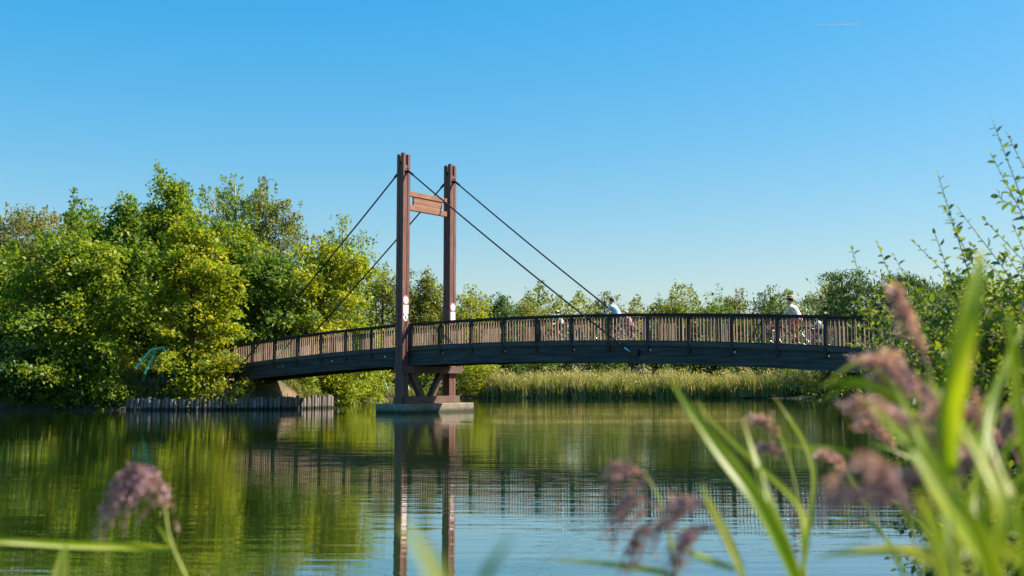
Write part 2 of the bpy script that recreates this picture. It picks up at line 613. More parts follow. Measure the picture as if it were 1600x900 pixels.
add('deck', loft(.47, W2 - .47, -1.30, -1.12), M['deck'], bridge)
bal_me = MB().box(-.0165, .0165, -.027, .027, -1.02, 0, .003).mesh('baluster')
post_me = MB().box(-.055, .055, -.06, .06, -1.47, 0, .008).mesh('post')
bal_me.materials.append(M['baluster'])
post_me.materials.append(M['post'])
rnd = random.Random(4)
postsR = [.28 + 1.783 * k for k in range(0, 14)]
postsL = [-.45] + [-2.28 - 1.735 * k for k in range(0, 8)]
bal_ts = []
for arr in (sorted(postsL), sorted(postsR)):
    for a, b in zip(arr[:-1], arr[1:]):
        nb = 11
        for q in range(nb):
            bal_ts.append(a + (b - a) * (q + 1) / (nb + 1))
for side in (0, 1):
    def pp(a, b):
        return (a, b) if side == 0 else (W2 - b, W2 - a)
    near = side == 0
    add('edge_board', loft(*pp(.27, .455), -1.26, -1.09), M['edge'], bridge)
    add('girder', loft(*pp(.33, .47), -1.62, -1.263), M['girder'], bridge)
    add('lower_girder', loft(*pp(.285, .47), -1.94, -1.623), M['girder'], bridge)
    rl = add('railing', loft(*pp(.25, .47), -.075, 0), M['rail'], bridge)
    add('underrail', loft(*pp(.355, .435), -.115, -.078), M['rail'], rl)
    add('bottom_rail', loft(*pp(.35, .44), -1.088, -1.05), M['rail'], rl)
    pc = .325 if near else W2 - .325
    for t in postsL + postsR:
        add('post', post_me, None, rl, (t, pc - (.018 if near else -.018), Zr(t) - .03), (0, 0, 0))
    bc = .395 if near else W2 - .395
    rest = MB()
    # the far railing: the nearest ones as pieces, the rest as one part
    order = sorted(bal_ts, key=lambda t: -t)
    single = set(order if near else order[:85])
    for t in bal_ts:
        dt, tw, ti = rnd.uniform(-.012, .012), rnd.uniform(-.18, .18), rnd.uniform(-.008, .008)
        if t in single:
            add('baluster', bal_me, None, rl, (t + dt, bc, Zr(t) - .06), (rnd.uniform(-.01, .01), ti, tw))
        else:
            z = Zr(t) - .06
            rest.box(t + dt - .0165, t + dt + .0165, bc - .027, bc + .027, z - 1.02, z)
    if not near:
        tag(rest.build('balusters', M['baluster'], rl), kind='stuff')
# bearers across the underside
for t in np.arange(-13.5, 24.5, 1.783):
    z = Zr(t)
    MB().box(t - .07, t + .07, .475, W2 - .475, z - 1.62, z - 1.305).build('cross_bearer', M['girder'], bridge)

# tower legs: four corner timbers with recessed infill that stops short of the top
ZT = 11.93
for pc, nm in ((0.0, 'near'), (W2, 'far')):
    hx, hy = .21, .23
    leg = MB().box(-hx + .02, hx - .02, pc - hy + .02, pc + hy - .02, .41, ZT - .52).build('tower_leg', M['tower'], bridge)
    cw = .165
    for sx in (-1, 1):
        for sy in (-1, 1):
            x0, x1 = sorted((sx * hx, sx * (hx - cw)))
            y0, y1 = sorted((pc + sy * hy, pc + sy * (hy - cw)))
            top = ZT + (.03 if sx * sy < 0 else -.02)
            MB().box(x0, x1, y0, y1, .41, top, .006).build('corner_post', M['tower'], leg)
# pier: slab, clamp beams, struts
ps = MB().box(-.95, .95, -.72, W2 + .72, -1.5, .41, .02)
ps.build('pier_slab', M['concrete'], bridge)
for sx in (-1, 1):
    x0, x1 = sorted((sx * .213, sx * .40))
    MB().box(x0, x1, -.12, W2 + .34, .413, .74, .01).build('base_beam', M['basewood'], bridge)
    MB().box(x0, x1, -.12, W2 + .55, 1.80, 2.125, .01).build('support_beam', M['basewood'], bridge)
for e0, e1 in ((1.50, .42), (1.80, W2 - .42)):
    MB().bar((0, e0, .42), (0, e1, 2.12), .26, .30, (0, 1, 0)).build('strut', M['basewood'], bridge)
# portal: two beams and a board panel between the legs
for z0, z1 in ((10.02, 10.25), (9.36, 9.60)):
    MB().box(-.09, .09, .232, W2 - .232, z0, z1, .008).build('portal_beam', M['beamwood'], bridge)
for k in range(4):
    z = 9.603 + k * .1045
    MB().box(-.045 - .004 * (k % 2), .045 + .004 * (k % 2), .66, W2 - .62, z, z + .0985, .005).build('panel_board', M['panelwood'], bridge)
# stay cables with their anchors
for pc, pa in ((0.0, .20), (W2, W2 - .20)):
    for s, ta in ((1, 12.05), (-1, -12.3)):
        top = Vector((s * .25, pc, 11.15))
        bot = Vector((ta, pa, Zr(ta) - 1.53))
        sag = [top.lerp(bot, f) - Vector((0, 0, .10 * 4 * f * (1 - f))) for f in np.linspace(0, 1, 9)]
        cb = MB().tube(sag, .036, 8).build('cable', M['steel'], bridge)
        d = (bot - top).normalized()
        MB().box(min(s * .212, s * .30), max(s * .212, s * .30), pc - .07, pc + .07, 11.03, 11.24, .006).tube([top - d * .02, top + d * .42], .055, 8).build('upper_anchor', M['steel'], cb)
        MB().tube([top + Vector((0, -.12, 0)), top + Vector((0, .12, 0))], .028, 8).build('pin', M['galv'], cb)
        pg = .285 if pc == 0 else W2 - .285
        lo, hi = sorted((pg, pa - (.04 if pc == 0 else -.04)))
        MB().box(ta - .02, ta + .34, lo, hi, bot.z - .17, bot.z + .13, .006).build('lower_anchor', M['steel'], cb)
        MB().tube([bot - d * .32, bot - d * .1], .042, 8).tube([bot + Vector((-.05, -.06, .02)), bot + Vector((.05, .06, .06))], .022, 8).build('turnbuckle', M['galv'], cb)
# bolts on the girder
for t in np.arange(-12.5, 22.5, 3.566):
    MB().tube([(t + .4, .318, Zr(t) - 1.44), (t + .4, .334, Zr(t) - 1.44)], .035, 8).build('bolt', M['galv'], bridge)

# abutments under both ends
ab = MB().raw([(-15.6, .1, -.6), (-12.5, .1, -.6), (-12.5, 3.2, -.6), (-15.6, 3.2, -.6), (-15.6, .1, 1.72), (-13.3, .1, 1.62), (-13.3, 3.2, 1.62), (-15.6, 3.2, 1.72)],
              [(3, 2, 1, 0), (4, 5, 6, 7), (0, 1, 5, 4), (1, 2, 6, 5), (2, 3, 7, 6), (3, 0, 4, 7)])
tag(ab.build('bridge_abutment', M['abutment'], None, (OB[0], OB[1], 0), (0, 0, TH)), 'grey concrete abutment with sloping face under the bridge beside the tree-covered bank', 'abutment')
ab = MB().box(23.6, 26, .1, 3.2, -.6, 1.33, .02)
tag(ab.build('bridge_abutment', M['abutment'], None, (OB[0], OB[1], 0), (0, 0, TH)), 'concrete abutment hidden by leaves at the bridge end near the shrub', 'abutment')


def BW(t, p, z):
    return Vector((OB[0], OB[1], 0)) + TV * t + PV * p + Vector((0, 0, z))


# ------------------------------------------------------------------ signs on the tower legs
def disc(r, n=28, th=.012):
    m = MB()
    vs = [(0 if s == 0 else th, r * math.cos(2 * math.pi * k / n), r * math.sin(2 * math.pi * k / n)) for s in (0, 1) for k in range(n)]
    fs = [tuple(range(n - 1, -1, -1)), tuple(range(n, 2 * n))] + [(k, (k + 1) % n, n + (k + 1) % n, n + k) for k in range(n)]
    return m.raw(vs, fs)


def ring(r0, r1, x, n=28, th=.004):
    m = MB()
    vs = []
    for xx in (x, x + th):
        for r in (r0, r1):
            vs += [(xx, r * math.cos(2 * math.pi * k / n), r * math.sin(2 * math.pi * k / n)) for k in range(n)]
    fs = []
    for k in range(n):
        q = (k + 1) % n
        fs += [(2 * n + k, 3 * n + k, 3 * n + q, 2 * n + q), (n + k, n + q, 3 * n + q, 3 * n + k), (k, 2 * n + k, 2 * n + q, q)]
    return m.raw(vs, fs)


def sign_at(name, label, pc, z, group=None):
    o = empty(name, BW(.212, pc, z), TH)
    return tag(o, label, 'sign', group)


def flat(poly, x, th=.003):
    n = len(poly)
    vs = [(x, a, b) for a, b in poly] + [(x + th, a, b) for a, b in poly]
    return MB().raw(vs, [tuple(range(n - 1, -1, -1)), tuple(range(n, 2 * n))] + [(k, (k + 1) % n, n + (k + 1) % n, n + k) for k in range(n)])


for pc, z, who in ((0.0, 5.13, 'near'), (W2, 4.98, 'far')):
    wl = 'nearer' if who == 'near' else 'farther'
    o = sign_at('round_sign', 'round white prohibition sign with red rim on the %s tower leg' % wl, pc, z, 'round signs on the tower')
    disc(.212).build('plate', M['white'], o)
    ring(.165, .208, .0125).build('red_rim', M['red'], o)
    flat([(-.03, -.035), (.03, -.045), (.035, .02), (.0, .05), (-.035, .015)], .0125).build('symbol', M['blue'], o)
    o = sign_at('sign_plate', 'blank pale rectangular plate below the red-rimmed sign on the %s tower leg' % wl, pc, z - .425, 'white plates on the tower')
    MB().box(0, .012, -.165, .165, -.2, .2, .002).build('plate', M['white'], o)
o = sign_at('round_sign', 'small round white sign with a black figure, lowest on the nearer tower leg', 0.0, 4.33, 'round signs on the tower')
disc(.165).build('plate', M['white'], o)
flat([(-.05, -.09), (.06, -.09), (.06, -.04), (.0, -.035), (.0, .0), (.045, .0), (.045, .035), (-.0, .035), (.012, .07), (-.03, .095), (-.06, .06), (-.05, .0)], .0125).build('black_figure', M['black'], o)

# ------------------------------------------------------------------ timber palisade along the left bank


def palisade(name, label, pts, top, pitch, dia, seed, bottom=-.6):
    root = empty(name, (*pts[0], 0))
    tag(root, label, 'palisade')
    r = random.Random(seed)
    mes = []
    for q in range(5):
        n, m = 9, MB()
        rr = dia / 2 * (1 + .1 * (q - 2) / 2)
        vs, fs = [], []
        for z, s in ((0, 1.0), (1, 1.0), (1.0, .86)):
            for k in range(n):
                a = 2 * math.pi * k / n + q
                w = 1 + .06 * math.sin(3 * a + q)
                vs.append((rr * s * w * math.cos(a), rr * s * w * math.sin(a), z + (.02 if s < 1 else 0)))
        for j in range(2):
            for k in range(n):
                fs.append((j * n + k, j * n + (k + 1) % n, (j + 1) * n + (k + 1) % n, (j + 1) * n + k))
        m.raw(vs, fs, True)
        m.raw([vs[2 * n + k] for k in range(n)], [tuple(range(n))])
        me = m.mesh('pile')
        me.materials.append(M['pile'])
        mes.append(me)
    for a, b in zip(pts[:-1], pts[1:]):
        a, b = Vector(a), Vector(b)
        n = int((b - a).length / pitch)
        for i in range(n):
            c = a.lerp(b, (i + .5) / n)
            h = top + r.uniform(-.09, .05) - bottom
            o = add('pile', r.choice(mes), None, root, (c.x - pts[0][0] + r.uniform(-.02, .02), c.y - pts[0][1] + r.uniform(-.03, .03), bottom), (r.uniform(-.03, .03), r.uniform(-.03, .03), r.uniform(0, 6)))
            o.scale = (1, 1, h)
    return root


def S(px, py): return shore(px, py)


p1 = [S(200, 640.6), S(215, 640.6), S(300, 640.4), S(440, 639.4)]
p2 = [S(441, 639.4), S(480, 638.4), S(519, 637.2), S(512, 634.5)]
palisade('log_palisade', 'row of upright grey logs at the waterline below the overhanging maple', p1, .58, .20, .19, 3)
palisade('log_palisade', 'sunlit row of upright logs at the waterline just beyond the abutment shadow', p2, .64, .20, .19, 5)
palisade('log_palisade', 'upper dark row of upright logs behind the waterline row, below the mint climbing frame',
         [(PX(232, 57.2), 57.2), (PX(318, 57.4), 57.4)], 1.66, .22, .2, 8, .2)

# ------------------------------------------------------------------ foliage builders
CAMV = np.array(CAM)


def leaves_mesh(name, pos, size, rng, tint, up=.5, outward=None, droop=.2, aspect=.62, fold=.18):
    """diamond leaves, two triangles each, with a fold along the midrib"""
    n = len(pos)
    d = rng.normal(size=(n, 3))
    d[:, 2] -= droop * 2
    if outward is not None: d += outward * .9
    d /= np.linalg.norm(d, axis=1)[:, None] + 1e-9
    nn = rng.normal(size=(n, 3)) * .75
    nn[:, 2] += up * 1.6
    if outward is not None: nn += outward * .5
    s = np.cross(d, nn)
    s /= np.linalg.norm(s, axis=1)[:, None] + 1e-9
    nv = np.cross(s, d)
    L = size * rng.uniform(.45, 1.4, n)
    Wd = L * aspect
    v = np.empty((n, 4, 3))
    v[:, 0] = pos - d * (L * .5)[:, None]
    v[:, 1] = pos + s * (Wd * .5)[:, None] + nv * (L * fold)[:, None]
    v[:, 2] = pos + d * (L * .5)[:, None]
    v[:, 3] = pos - s * (Wd * .5)[:, None] + nv * (L * fold)[:, None]
    return mesh_np(name, v.reshape(-1, 3), np.arange(n * 4), np.full(n, 4), tint=np.clip(tint, 0, 1))


def tubes_mesh(name, tubes, sides=5):
    V, Fc, base = [], [], 0
    for pts, rad in tubes:
        pts = np.asarray(pts, float); m = len(pts)
        t = np.gradient(pts, axis=0)
        t /= np.linalg.norm(t, axis=1)[:, None] + 1e-9
        ref = np.where(np.abs(t[:, 2:3]) < .9, np.array([[0, 0, 1.]]), np.array([[1., 0, 0]]))
        u = np.cross(t, ref); u /= np.linalg.norm(u, axis=1)[:, None] + 1e-9
        w = np.cross(t, u)
        a = np.arange(sides) * 2 * np.pi / sides
        ring_ = pts[:, None] + (u[:, None] * np.cos(a)[None, :, None] + w[:, None] * np.sin(a)[None, :, None]) * np.asarray(rad)[:, None, None]
        V.append(ring_.reshape(-1, 3))
        i = np.arange(m - 1)[:, None] * sides
        k = np.arange(sides)[None, :]
        k2 = (k + 1) % sides
        f = np.stack([i + k, i + k2, i + sides + k2, i + sides + k], -1).reshape(-1, 4) + base
        Fc.append(f); base += m * sides
    V = np.concatenate(V); Fc = np.concatenate(Fc)
    return mesh_np(name, V, Fc.ravel(), np.full(len(Fc), 4), smooth=True)


def clear_of_works(pos):
    """False for plants in front of the abutment or inside the space of the climbing frame"""
    x, y, z = pos[:, 0], pos[:, 1], pos[:, 2]
    t = (x - OB[0]) * TV.x + (y - OB[1]) * TV.y
    p = (x - OB[0]) * PV.x + (y - OB[1]) * PV.y
    a = (t > -12.9) & (t < -10.4) & (p > -1.6) & (p < 3.6) & (z < 1.9)
    c = (x > PX(202, 56)) & (x < PX(268, 56)) & (y < 57.6) & (z > 1.2) & (z < 3.35)
    return ~(a | c)


def tree_meshes(h, R, kind, seed, nleaf, lsize, u0=.2, sub=6, at=(0, 0, 0)):
    rng = np.random.default_rng(seed)
    lean = rng.normal(size=2) * .02 * h
    sway = rng.normal(size=2) * .015 * h
    ph = rng.uniform(0, 6)

    def axis(u):
        u = np.asarray(u, float)
        return np.stack([lean[0] * u + sway[0] * np.sin(3 * u + ph), lean[1] * u + sway[1] * np.sin(4 * u + ph), u * h * .97], -1)
    r0 = (.011 if kind == 'birch' else .015) * h + .02
    us = np.linspace(0, 1, 10)
    a0 = axis(0)
    tr = axis(us) - a0
    rad = r0 * (1 - us) ** .8 + .012
    rad[0] *= 1.35
    tubes = [(tr, rad)]
    nl = {'round': 50, 'cone': 56, 'birch': 44, 'pine': 26, 'bush': 34}[kind]
    tips, tout, tl = [], [], []
    for i in range(nl):
        s = ((i + rng.uniform(.1, .9)) / nl)
        u = u0 + (1 - u0) * s * .97
        if kind == 'round': prof = math.sqrt(max(.05, 1 - ((s - .38) / .66) ** 2)) * (1 - .25 * s)
        elif kind == 'cone': prof = (1 - s) ** .75 * .95 + .10
        elif kind == 'birch': prof = math.sqrt(max(.04, 1 - ((s - .45) / .60) ** 2))
        elif kind == 'pine': prof = .75 + .35 * math.sin(s * 3)
        else: prof = math.sqrt(max(.08, 1 - ((s - .35) / .70) ** 2))
        az = i * 2.39996 + rng.normal() * .35
        L = R * prof * rng.uniform(.55, 1.28)
        st = axis(u * (.86 if kind != 'pine' else .95)) - a0
        rise = {'round': .15 + .55 * s, 'cone': .1 + .7 * s, 'birch': .45 + .5 * s, 'pine': .12, 'bush': .3 + .6 * s}[kind] * L * rng.uniform(.5, 1.2)
        if kind in ('round', 'cone') and s > .5: rise += h * rng.uniform(0, .13)
        if kind == 'round' and s < .25: rise -= L * .25
        end = st + np.array([math.cos(az) * L, math.sin(az) * L, rise])
        end[2] = max(end[2], .25)
        f = np.linspace(0, 1, 5)[:, None]
        bend = np.array([0, 0, (.12 if kind != 'birch' else .2) * L])
        pl = st + (end - st) * f + bend * (4 * f * (1 - f)) * .5
        tubes.append((pl, np.linspace(max(.012, r0 * .42 * (1 - s * .7)), .008, 5)))
        ns = max(3, int(sub * (L / R + .3)))
        for j in range(ns):
            g = rng.uniform(.38, 1.05)
            q = st + (end - st) * g + bend * 2 * g * (1 - g) + rng.normal(size=3) * np.array([.17, .17, .11]) * L
            if kind == 'birch': q[2] += .0
            tips.append(q)
            o = q - (axis(u * .8) - a0); tout.append(o / (np.linalg.norm(o) + 1e-6)); tl.append(s)
            if j % 2 == 0:
                b0 = st + (end - st) * g * .7
                tubes.append((np.array([b0, (b0 + q) / 2 + [0, 0, .05 * L], q]), np.array([.016, .011, .006]) * (h / 10)))
    for k in range(6):
        q = axis(rng.uniform(.9, 1.0)) - a0 + rng.normal(size=3) * np.array([.08, .08, .02]) * R
        tips.append(q); tout.append(np.array([0, 0, 1.])); tl.append(1)
    if kind in ('round', 'cone', 'bush'):           # upright sprigs that break the outline
        for k in range(22 if kind != 'bush' else 10):
            b = int(rng.integers(len(tips) // 3, len(tips)))
            ln = R * rng.uniform(.16, .46)
            d = np.array([0, 0, 1.]) + tout[b] * rng.uniform(.1, .8) + rng.normal(size=3) * .18
            d /= np.linalg.norm(d)
            b0 = np.array(tips[b])
            tubes.append((np.array([b0, b0 + d * ln * .5, b0 + d * ln]), np.array([.012, .009, .005])))
            for q in range(4):
                tips.append(b0 + d * ln * (q + 1) / 4); tout.append(d); tl.append(2)
    tips = np.array(tips); tout = np.array(tout)
    nt_ = len(tips)
    wgt = rng.uniform(.12, 2.0, nt_)
    wgt = np.where(np.array(tl) == 2, wgt * .35, wgt)
    cnt = np.maximum(4, (wgt / wgt.sum() * nleaf)).astype(int)
    idx = np.repeat(np.arange(nt_), cnt)
    n = len(idx)
    csz = (R * .062 + .11) * (.55 + .5 * wgt)
    off = rng.normal(size=(n, 3))
    if kind == 'birch':
        off[:, :2] *= .55
        off[:, 2] = -np.abs(rng.exponential(1.25, n)) + .3
        sc = csz[idx][:, None]
        # leaves hang on strands
        strand = rng.integers(0, 6, n) + idx * 6
        sx = rng.normal(size=(nt_ * 6, 2)) * 1.1
        off[:, :2] = sx[strand] + off[:, :2] * .22
    elif kind == 'pine':
        off[:, 2] *= .32
        sc = csz[idx][:, None] * 1.5
    else:
        off[:, 2] *= .5
        off[:, 2] -= .25 * (off[:, 0] ** 2 + off[:, 1] ** 2) * .5
        sc = csz[idx][:, None]
    pos = tips[idx] + off * sc
    pos[:, 2] = np.maximum(pos[:, 2], .05)
    ctint = rng.normal(size=nt_) * .14
    k = clear_of_works(pos + np.array(at))
    pos, idx = pos[k], idx[k]
    n = len(pos)
    tint = .42 + ctint[idx] + rng.normal(size=n) * .16
    if kind == 'pine':
        lm = leaves_mesh('crown', pos, lsize * 1.2, rng, tint, up=.2, outward=tout[idx], droop=-.2, aspect=.28)
    else:
        lm = leaves_mesh('crown', pos, lsize, rng, tint, up=.55, outward=tout[idx], droop=.25 if kind != 'birch' else .7, aspect=.66 if kind != 'birch' else .55)
    return tubes_mesh('trunk', tubes, 6 if kind != 'bush' else 4), lm


def plant_tree(name, label, cat, kind, mat, px, top, D, hw, seed, nleaf, lsize, u0=.2, bark='bark', group=None, sub=6):
    x, y = PX(px, D), D
    z = gz(x, y)
    h = (HY - top) * D / F + CAM.z - z
    R = hw / F * D
    tm, lm = tree_meshes(h, R, kind, seed, nleaf, lsize, u0, sub, (x, y, z - .05))
    o = empty(name, (x, y, z - .05))
    tag(o, label, cat, group)
    tr = add('trunk' if kind != 'bush' else 'stems', tm, M[bark], o)
    add('crown' if kind != 'bush' else 'foliage', lm, M[mat], o)
    return o


TR = [
    # bank on the left, front row
    ('maple_tree', 'big green maple overhanging the water left of the mint climbing frame', 'round', 'l_green', 116, 352, 56.4, 106, 11, 30000, .17, .03, 'bark', 8),
    ('maple_tree', 'yellow-green maple in front of the left end of the bridge railing', 'round', 'l_yellow', 302, 350, 56.8, 70, 12, 21000, .17, .12, 'bark', 8),
    ('maple_tree', 'green tree at the left picture edge beside the big maple', 'round', 'l_mid', -5, 400, 60, 80, 13, 14000, .17, .1, 'bark', 7),
    ('alder_tree', 'tall dark green tree rising behind the big overhanging maple', 'cone', 'l_mid', 196, 310, 63, 84, 14, 20000, .18, .15, 'bark', 7),
    ('alder_tree', 'tallest pointed green tree just left of the airy birch tops', 'cone', 'l_green', 276, 268, 65, 88, 15, 24000, .18, .15, 'bark', 7),
    ('alder_tree', 'dark green tree behind the railing at the bridge end', 'round', 'l_mid', 425, 392, 63.5, 62, 16, 14000, .18, .1, 'bark', 7),
    ('maple_tree', 'bright yellow-green tree directly behind the left cables', 'round', 'l_yellow', 505, 366, 66, 82, 17, 22000, .18, .08, 'bark', 8),
    ('maple_tree', 'green tree between the tall pointed tree and the yellow-green one', 'round', 'l_green', 376, 345, 66, 66, 18, 14000, .18, .12, 'bark', 7),
    ('alder_tree', 'pointed green tree standing between the dark narrow treetop and the tallest green tree', 'cone', 'l_mid', 232, 300, 70, 62, 19, 13000, .18, .15, 'bark', 7),
    ('alder_tree', 'green tree just right of the olive birches at the left', 'cone', 'l_green', 148, 322, 66, 70, 20, 15000, .18, .15, 'bark', 7),
    # birches behind
    ('birch_tree', 'tallest airy birch with pale trunk on the wooded bank', 'birch', 'l_green', 362, 248, 74, 52, 21, 9500, .17, .3, 'birchbark', 6),
    ('birch_tree', 'airy birch just right of the tallest birch', 'birch', 'l_olive', 414, 262, 75, 46, 22, 8500, .17, .3, 'birchbark', 6),
    ('birch_tree', 'olive brown birch at the far left edge of the wood', 'birch', 'l_birch', 18, 316, 78, 66, 23, 12000, .18, .2, 'birchbark', 7),
    ('birch_tree', 'olive birch with white trunk beside the dark narrow treetop', 'birch', 'l_birch', 68, 322, 76, 45, 24, 9000, .18, .2, 'birchbark', 7),
    ('alder_tree', 'narrow dark treetop poking up above the olive birches', 'cone', 'l_mid', 103, 296, 80, 36, 25, 7000, .18, .3, 'bark', 6),
    ('birch_tree', 'thin sparse birch rising above the yellow-green tree by the cables', 'birch', 'l_green', 534, 322, 76, 38, 26, 5200, .17, .35, 'birchbark', 6),
    ('oak_tree', 'leafy green tree behind the tall pointed one, filling the wood', 'round', 'l_mid', 245, 345, 76, 80, 27, 12000, .2, .1, 'bark', 7),
    ('oak_tree', 'leafy tree filling the wood behind the left maples', 'round', 'l_green', 150, 345, 74, 70, 28, 11000, .2, .1, 'bark', 7),
    # far shore, seen between and beside the tower legs
    ('alder_tree', 'olive tree on the far shore just left of the nearer tower leg', 'round', 'l_olive', 598, 416, 100, 40, 31, 8500, .22, .1, 'bark', 7),
    ('alder_tree', 'pointed olive tree seen between the two tower legs', 'cone', 'l_olive', 663, 412, 101, 42, 32, 10000, .22, .1, 'bark', 8),
    ('birch_tree', 'yellowing birch with white trunk right of the farther tower leg', 'birch', 'l_yellow', 734, 440, 102, 32, 33, 5600, .2, .15, 'birchbark', 6),
    ('alder_tree', 'round dark green tree standing alone right of the yellowing birch', 'round', 'l_dark', 787, 455, 106, 32, 34, 6500, .22, .1, 'bark', 7),
    ('alder_tree', 'low olive tree tapering off beside the round dark tree', 'round', 'l_olive', 826, 468, 110, 34, 35, 5000, .22, .1, 'bark', 6),
    ('birch_tree', 'thin low tree just left of the child with the lime helmet', 'birch', 'l_olive', 862, 484, 112, 30, 36, 3000, .2, .1, 'bark', 6),
    ('birch_tree', 'airy tree left of the man in the blue shirt', 'birch', 'l_olive', 936, 452, 108, 28, 37, 4600, .2, .1, 'bark', 6),
    ('birch_tree', 'thin spindly birch right of the man in the blue shirt', 'birch', 'l_birch', 986, 460, 108, 14, 38, 1900, .19, .1, 'birchbark', 5),
    ('birch_tree', 'wispy weeping birch, first of the pair beyond mid bridge', 'birch', 'l_dark', 1031, 452, 110, 17, 39, 2100, .19, .2, 'birchbark', 5),
    ('birch_tree', 'wispy weeping birch, second of the pair beyond mid bridge', 'birch', 'l_dark', 1057, 452, 112, 15, 40, 1900, .19, .2, 'birchbark', 5),
    ('alder_tree', 'low rounded olive tree under the pair of weeping birches', 'round', 'l_olive', 1060, 466, 106, 30, 41, 5600, .22, .1, 'bark', 7),
    ('alder_tree', 'low green tree right of the weeping birch pair', 'round', 'l_mid', 1116, 470, 106, 42, 42, 6500, .22, .1, 'bark', 7),
    ('birch_tree', 'brownish bare-topped tree left of the hatted cyclist', 'birch', 'l_birch', 1156, 446, 108, 28, 43, 5000, .2, .1, 'bark', 6),
    ('alder_tree', 'tall airy dark tree just left of the hatted cyclist', 'birch', 'l_dark', 1200, 440, 106, 28, 44, 4200, .2, .1, 'bark', 6),
    ('birch_tree', 'slim dark tree behind the hatted cyclist', 'birch', 'l_mid', 1236, 448, 106, 15, 45, 2300, .2, .1, 'bark', 5),
    ('oak_tree', 'olive tree beyond the right end of the railing', 'round', 'l_olive', 1312, 430, 84, 42, 46, 9500, .19, .05, 'bark', 7),
    ('pine_tree', 'dark pine showing above the olive tree beyond the railing', 'pine', 'l_pine', 1352, 414, 80, 46, 47, 12000, .22, .3, 'bark', 8),
    ('pine_tree', 'dark pine behind the leafy shrub on the right bank', 'pine', 'l_pine', 1428, 412, 76, 48, 48, 12000, .22, .3, 'bark', 8),
    ('pine_tree', 'small dark conifer with low side boughs behind the hatted cyclist', 'pine', 'l_pine', 1284, 452, 92, 26, 49, 4000, .22, .1, 'bark', 6),
    ('oak_tree', 'green tree filling the gap behind the right shrub', 'round', 'l_green', 1510, 428, 70, 75, 50, 11000, .2, .05, 'bark', 7),
    ('oak_tree', 'green tree behind the shrub at the right picture edge', 'round', 'l_green', 1620, 430, 66, 80, 51, 10000, .2, .05, 'bark', 7),
]
for (nm, lb, kd, mt, px, top, D, hw, sd, nlf, ls, u0, bk, sub) in TR:
    if kd == 'birch':
        hw, nlf = hw * 1.25, int(nlf * 2.2)
    elif D > 90:
        hw, nlf = hw * 1.4, int(nlf * 1.7)
    else:
        ls = ls * 1.25
    plant_tree(nm, lb, 'tree', kd, mt, px, top, D, hw, sd, nlf, ls, u0, bk, None, sub)

BU = [
    ('shady dark bush at the waterline on the far left', 'l_dark', 30, 556, 55.6, 70, 61, 7000, .16),
    ('second shady bush at the waterline, right of the far left one', 'l_dark', 110, 588, 55.6, 46, 62, 3500, .15),
    ('low green bush at the foot of the big overhanging maple', 'l_green', 180, 594, 55.4, 40, 63, 3200, .15),
    ('small sprawling maple shoots hanging over the logs under the bridge end', 'l_yellow', 352, 552, 55.8, 38, 64, 4600, .15),
    ('small leafy spray hanging over the logs below the yellow-green maple', 'l_yellow', 312, 588, 55.6, 30, 85, 2600, .15),
    ('green bush behind the sunlit logs under the bridge', 'l_green', 470, 588, 63, 28, 65, 3000, .15),
    ('bright yellow-green bush at the water between the logs and the pier', 'l_yellow', 522, 572, 66, 36, 66, 5000, .16),
    ('yellow-green bush behind the leaning mint pole', 'l_yellow', 570, 560, 84, 42, 67, 5000, .17),
    ('small round green bush on the far shore left of the pier', 'l_green', 588, 600, 94, 16, 68, 1800, .16),
    ('dark green bush seen through the V-struts of the pier', 'l_mid', 662, 574, 99, 34, 69, 4500, .18),
    ('bright yellow bush at the waterline right of the pier', 'l_yellow', 742, 566, 98, 32, 70, 5000, .17),
    ('dark bush behind the start of the pale reeds', 'l_dark', 795, 556, 103, 32, 71, 4200, .2),
    ('dark bush behind the reeds, second from the yellow bush', 'l_mid', 848, 548, 104, 34, 72, 4200, .2),
    ('dark bush behind the reeds, third from the yellow bush', 'l_dark', 905, 542, 104, 36, 73, 4500, .2),
    ('green bush behind the reeds below the man in the blue shirt', 'l_mid', 962, 540, 104, 34, 74, 4500, .2),
    ('dark bush behind the reeds at mid bridge', 'l_dark', 1020, 535, 104, 36, 75, 4500, .2),
    ('green bush behind the reeds below the low green tree', 'l_mid', 1082, 540, 104, 38, 76, 4500, .2),
    ('dark bush behind the reeds left of the hatted cyclist', 'l_dark', 1146, 532, 103, 38, 77, 4500, .2),
    ('green bush behind the reeds below the hatted cyclist', 'l_mid', 1212, 535, 102, 40, 78, 4500, .2),
    ('dark bush behind the last of the reeds', 'l_dark', 1280, 530, 98, 40, 79, 5000, .2),
    ('green bush at the waterline where the reeds end', 'l_green', 1322, 574, 92, 20, 80, 3000, .17),
    ('dark bush at the water under the right bridge end', 'l_dark', 1345, 560, 80, 34, 81, 4500, .17),
    ('dark bush beside the right bridge end', 'l_mid', 1408, 520, 60, 48, 82, 6000, .16),
    ('leafy bush on the right bank beyond the shrub', 'l_mid', 1485, 500, 44, 70, 83, 9000, .13),
    ('leafy bush at the right edge beyond the shrub', 'l_green', 1590, 490, 34, 95, 84, 11000, .11),
]
for (lb, mt, px, top, D, hw, sd, nlf, ls) in BU:
    plant_tree('bush', lb, 'bush', 'bush', mt, px, top, D, hw, sd, nlf, ls, .04, 'bark', None, 6)


def mass(name, label, mat, n, f_pos, size, seed, **kw):
    rng = np.random.default_rng(seed)
    pos, t = f_pos(rng, n)
    k = clear_of_works(pos)
    pos, t = pos[k], t[k]
    me = leaves_mesh('foliage', pos, size, rng, t, **kw)
    return tag(add(name, me, M[mat]), label, kind='stuff')


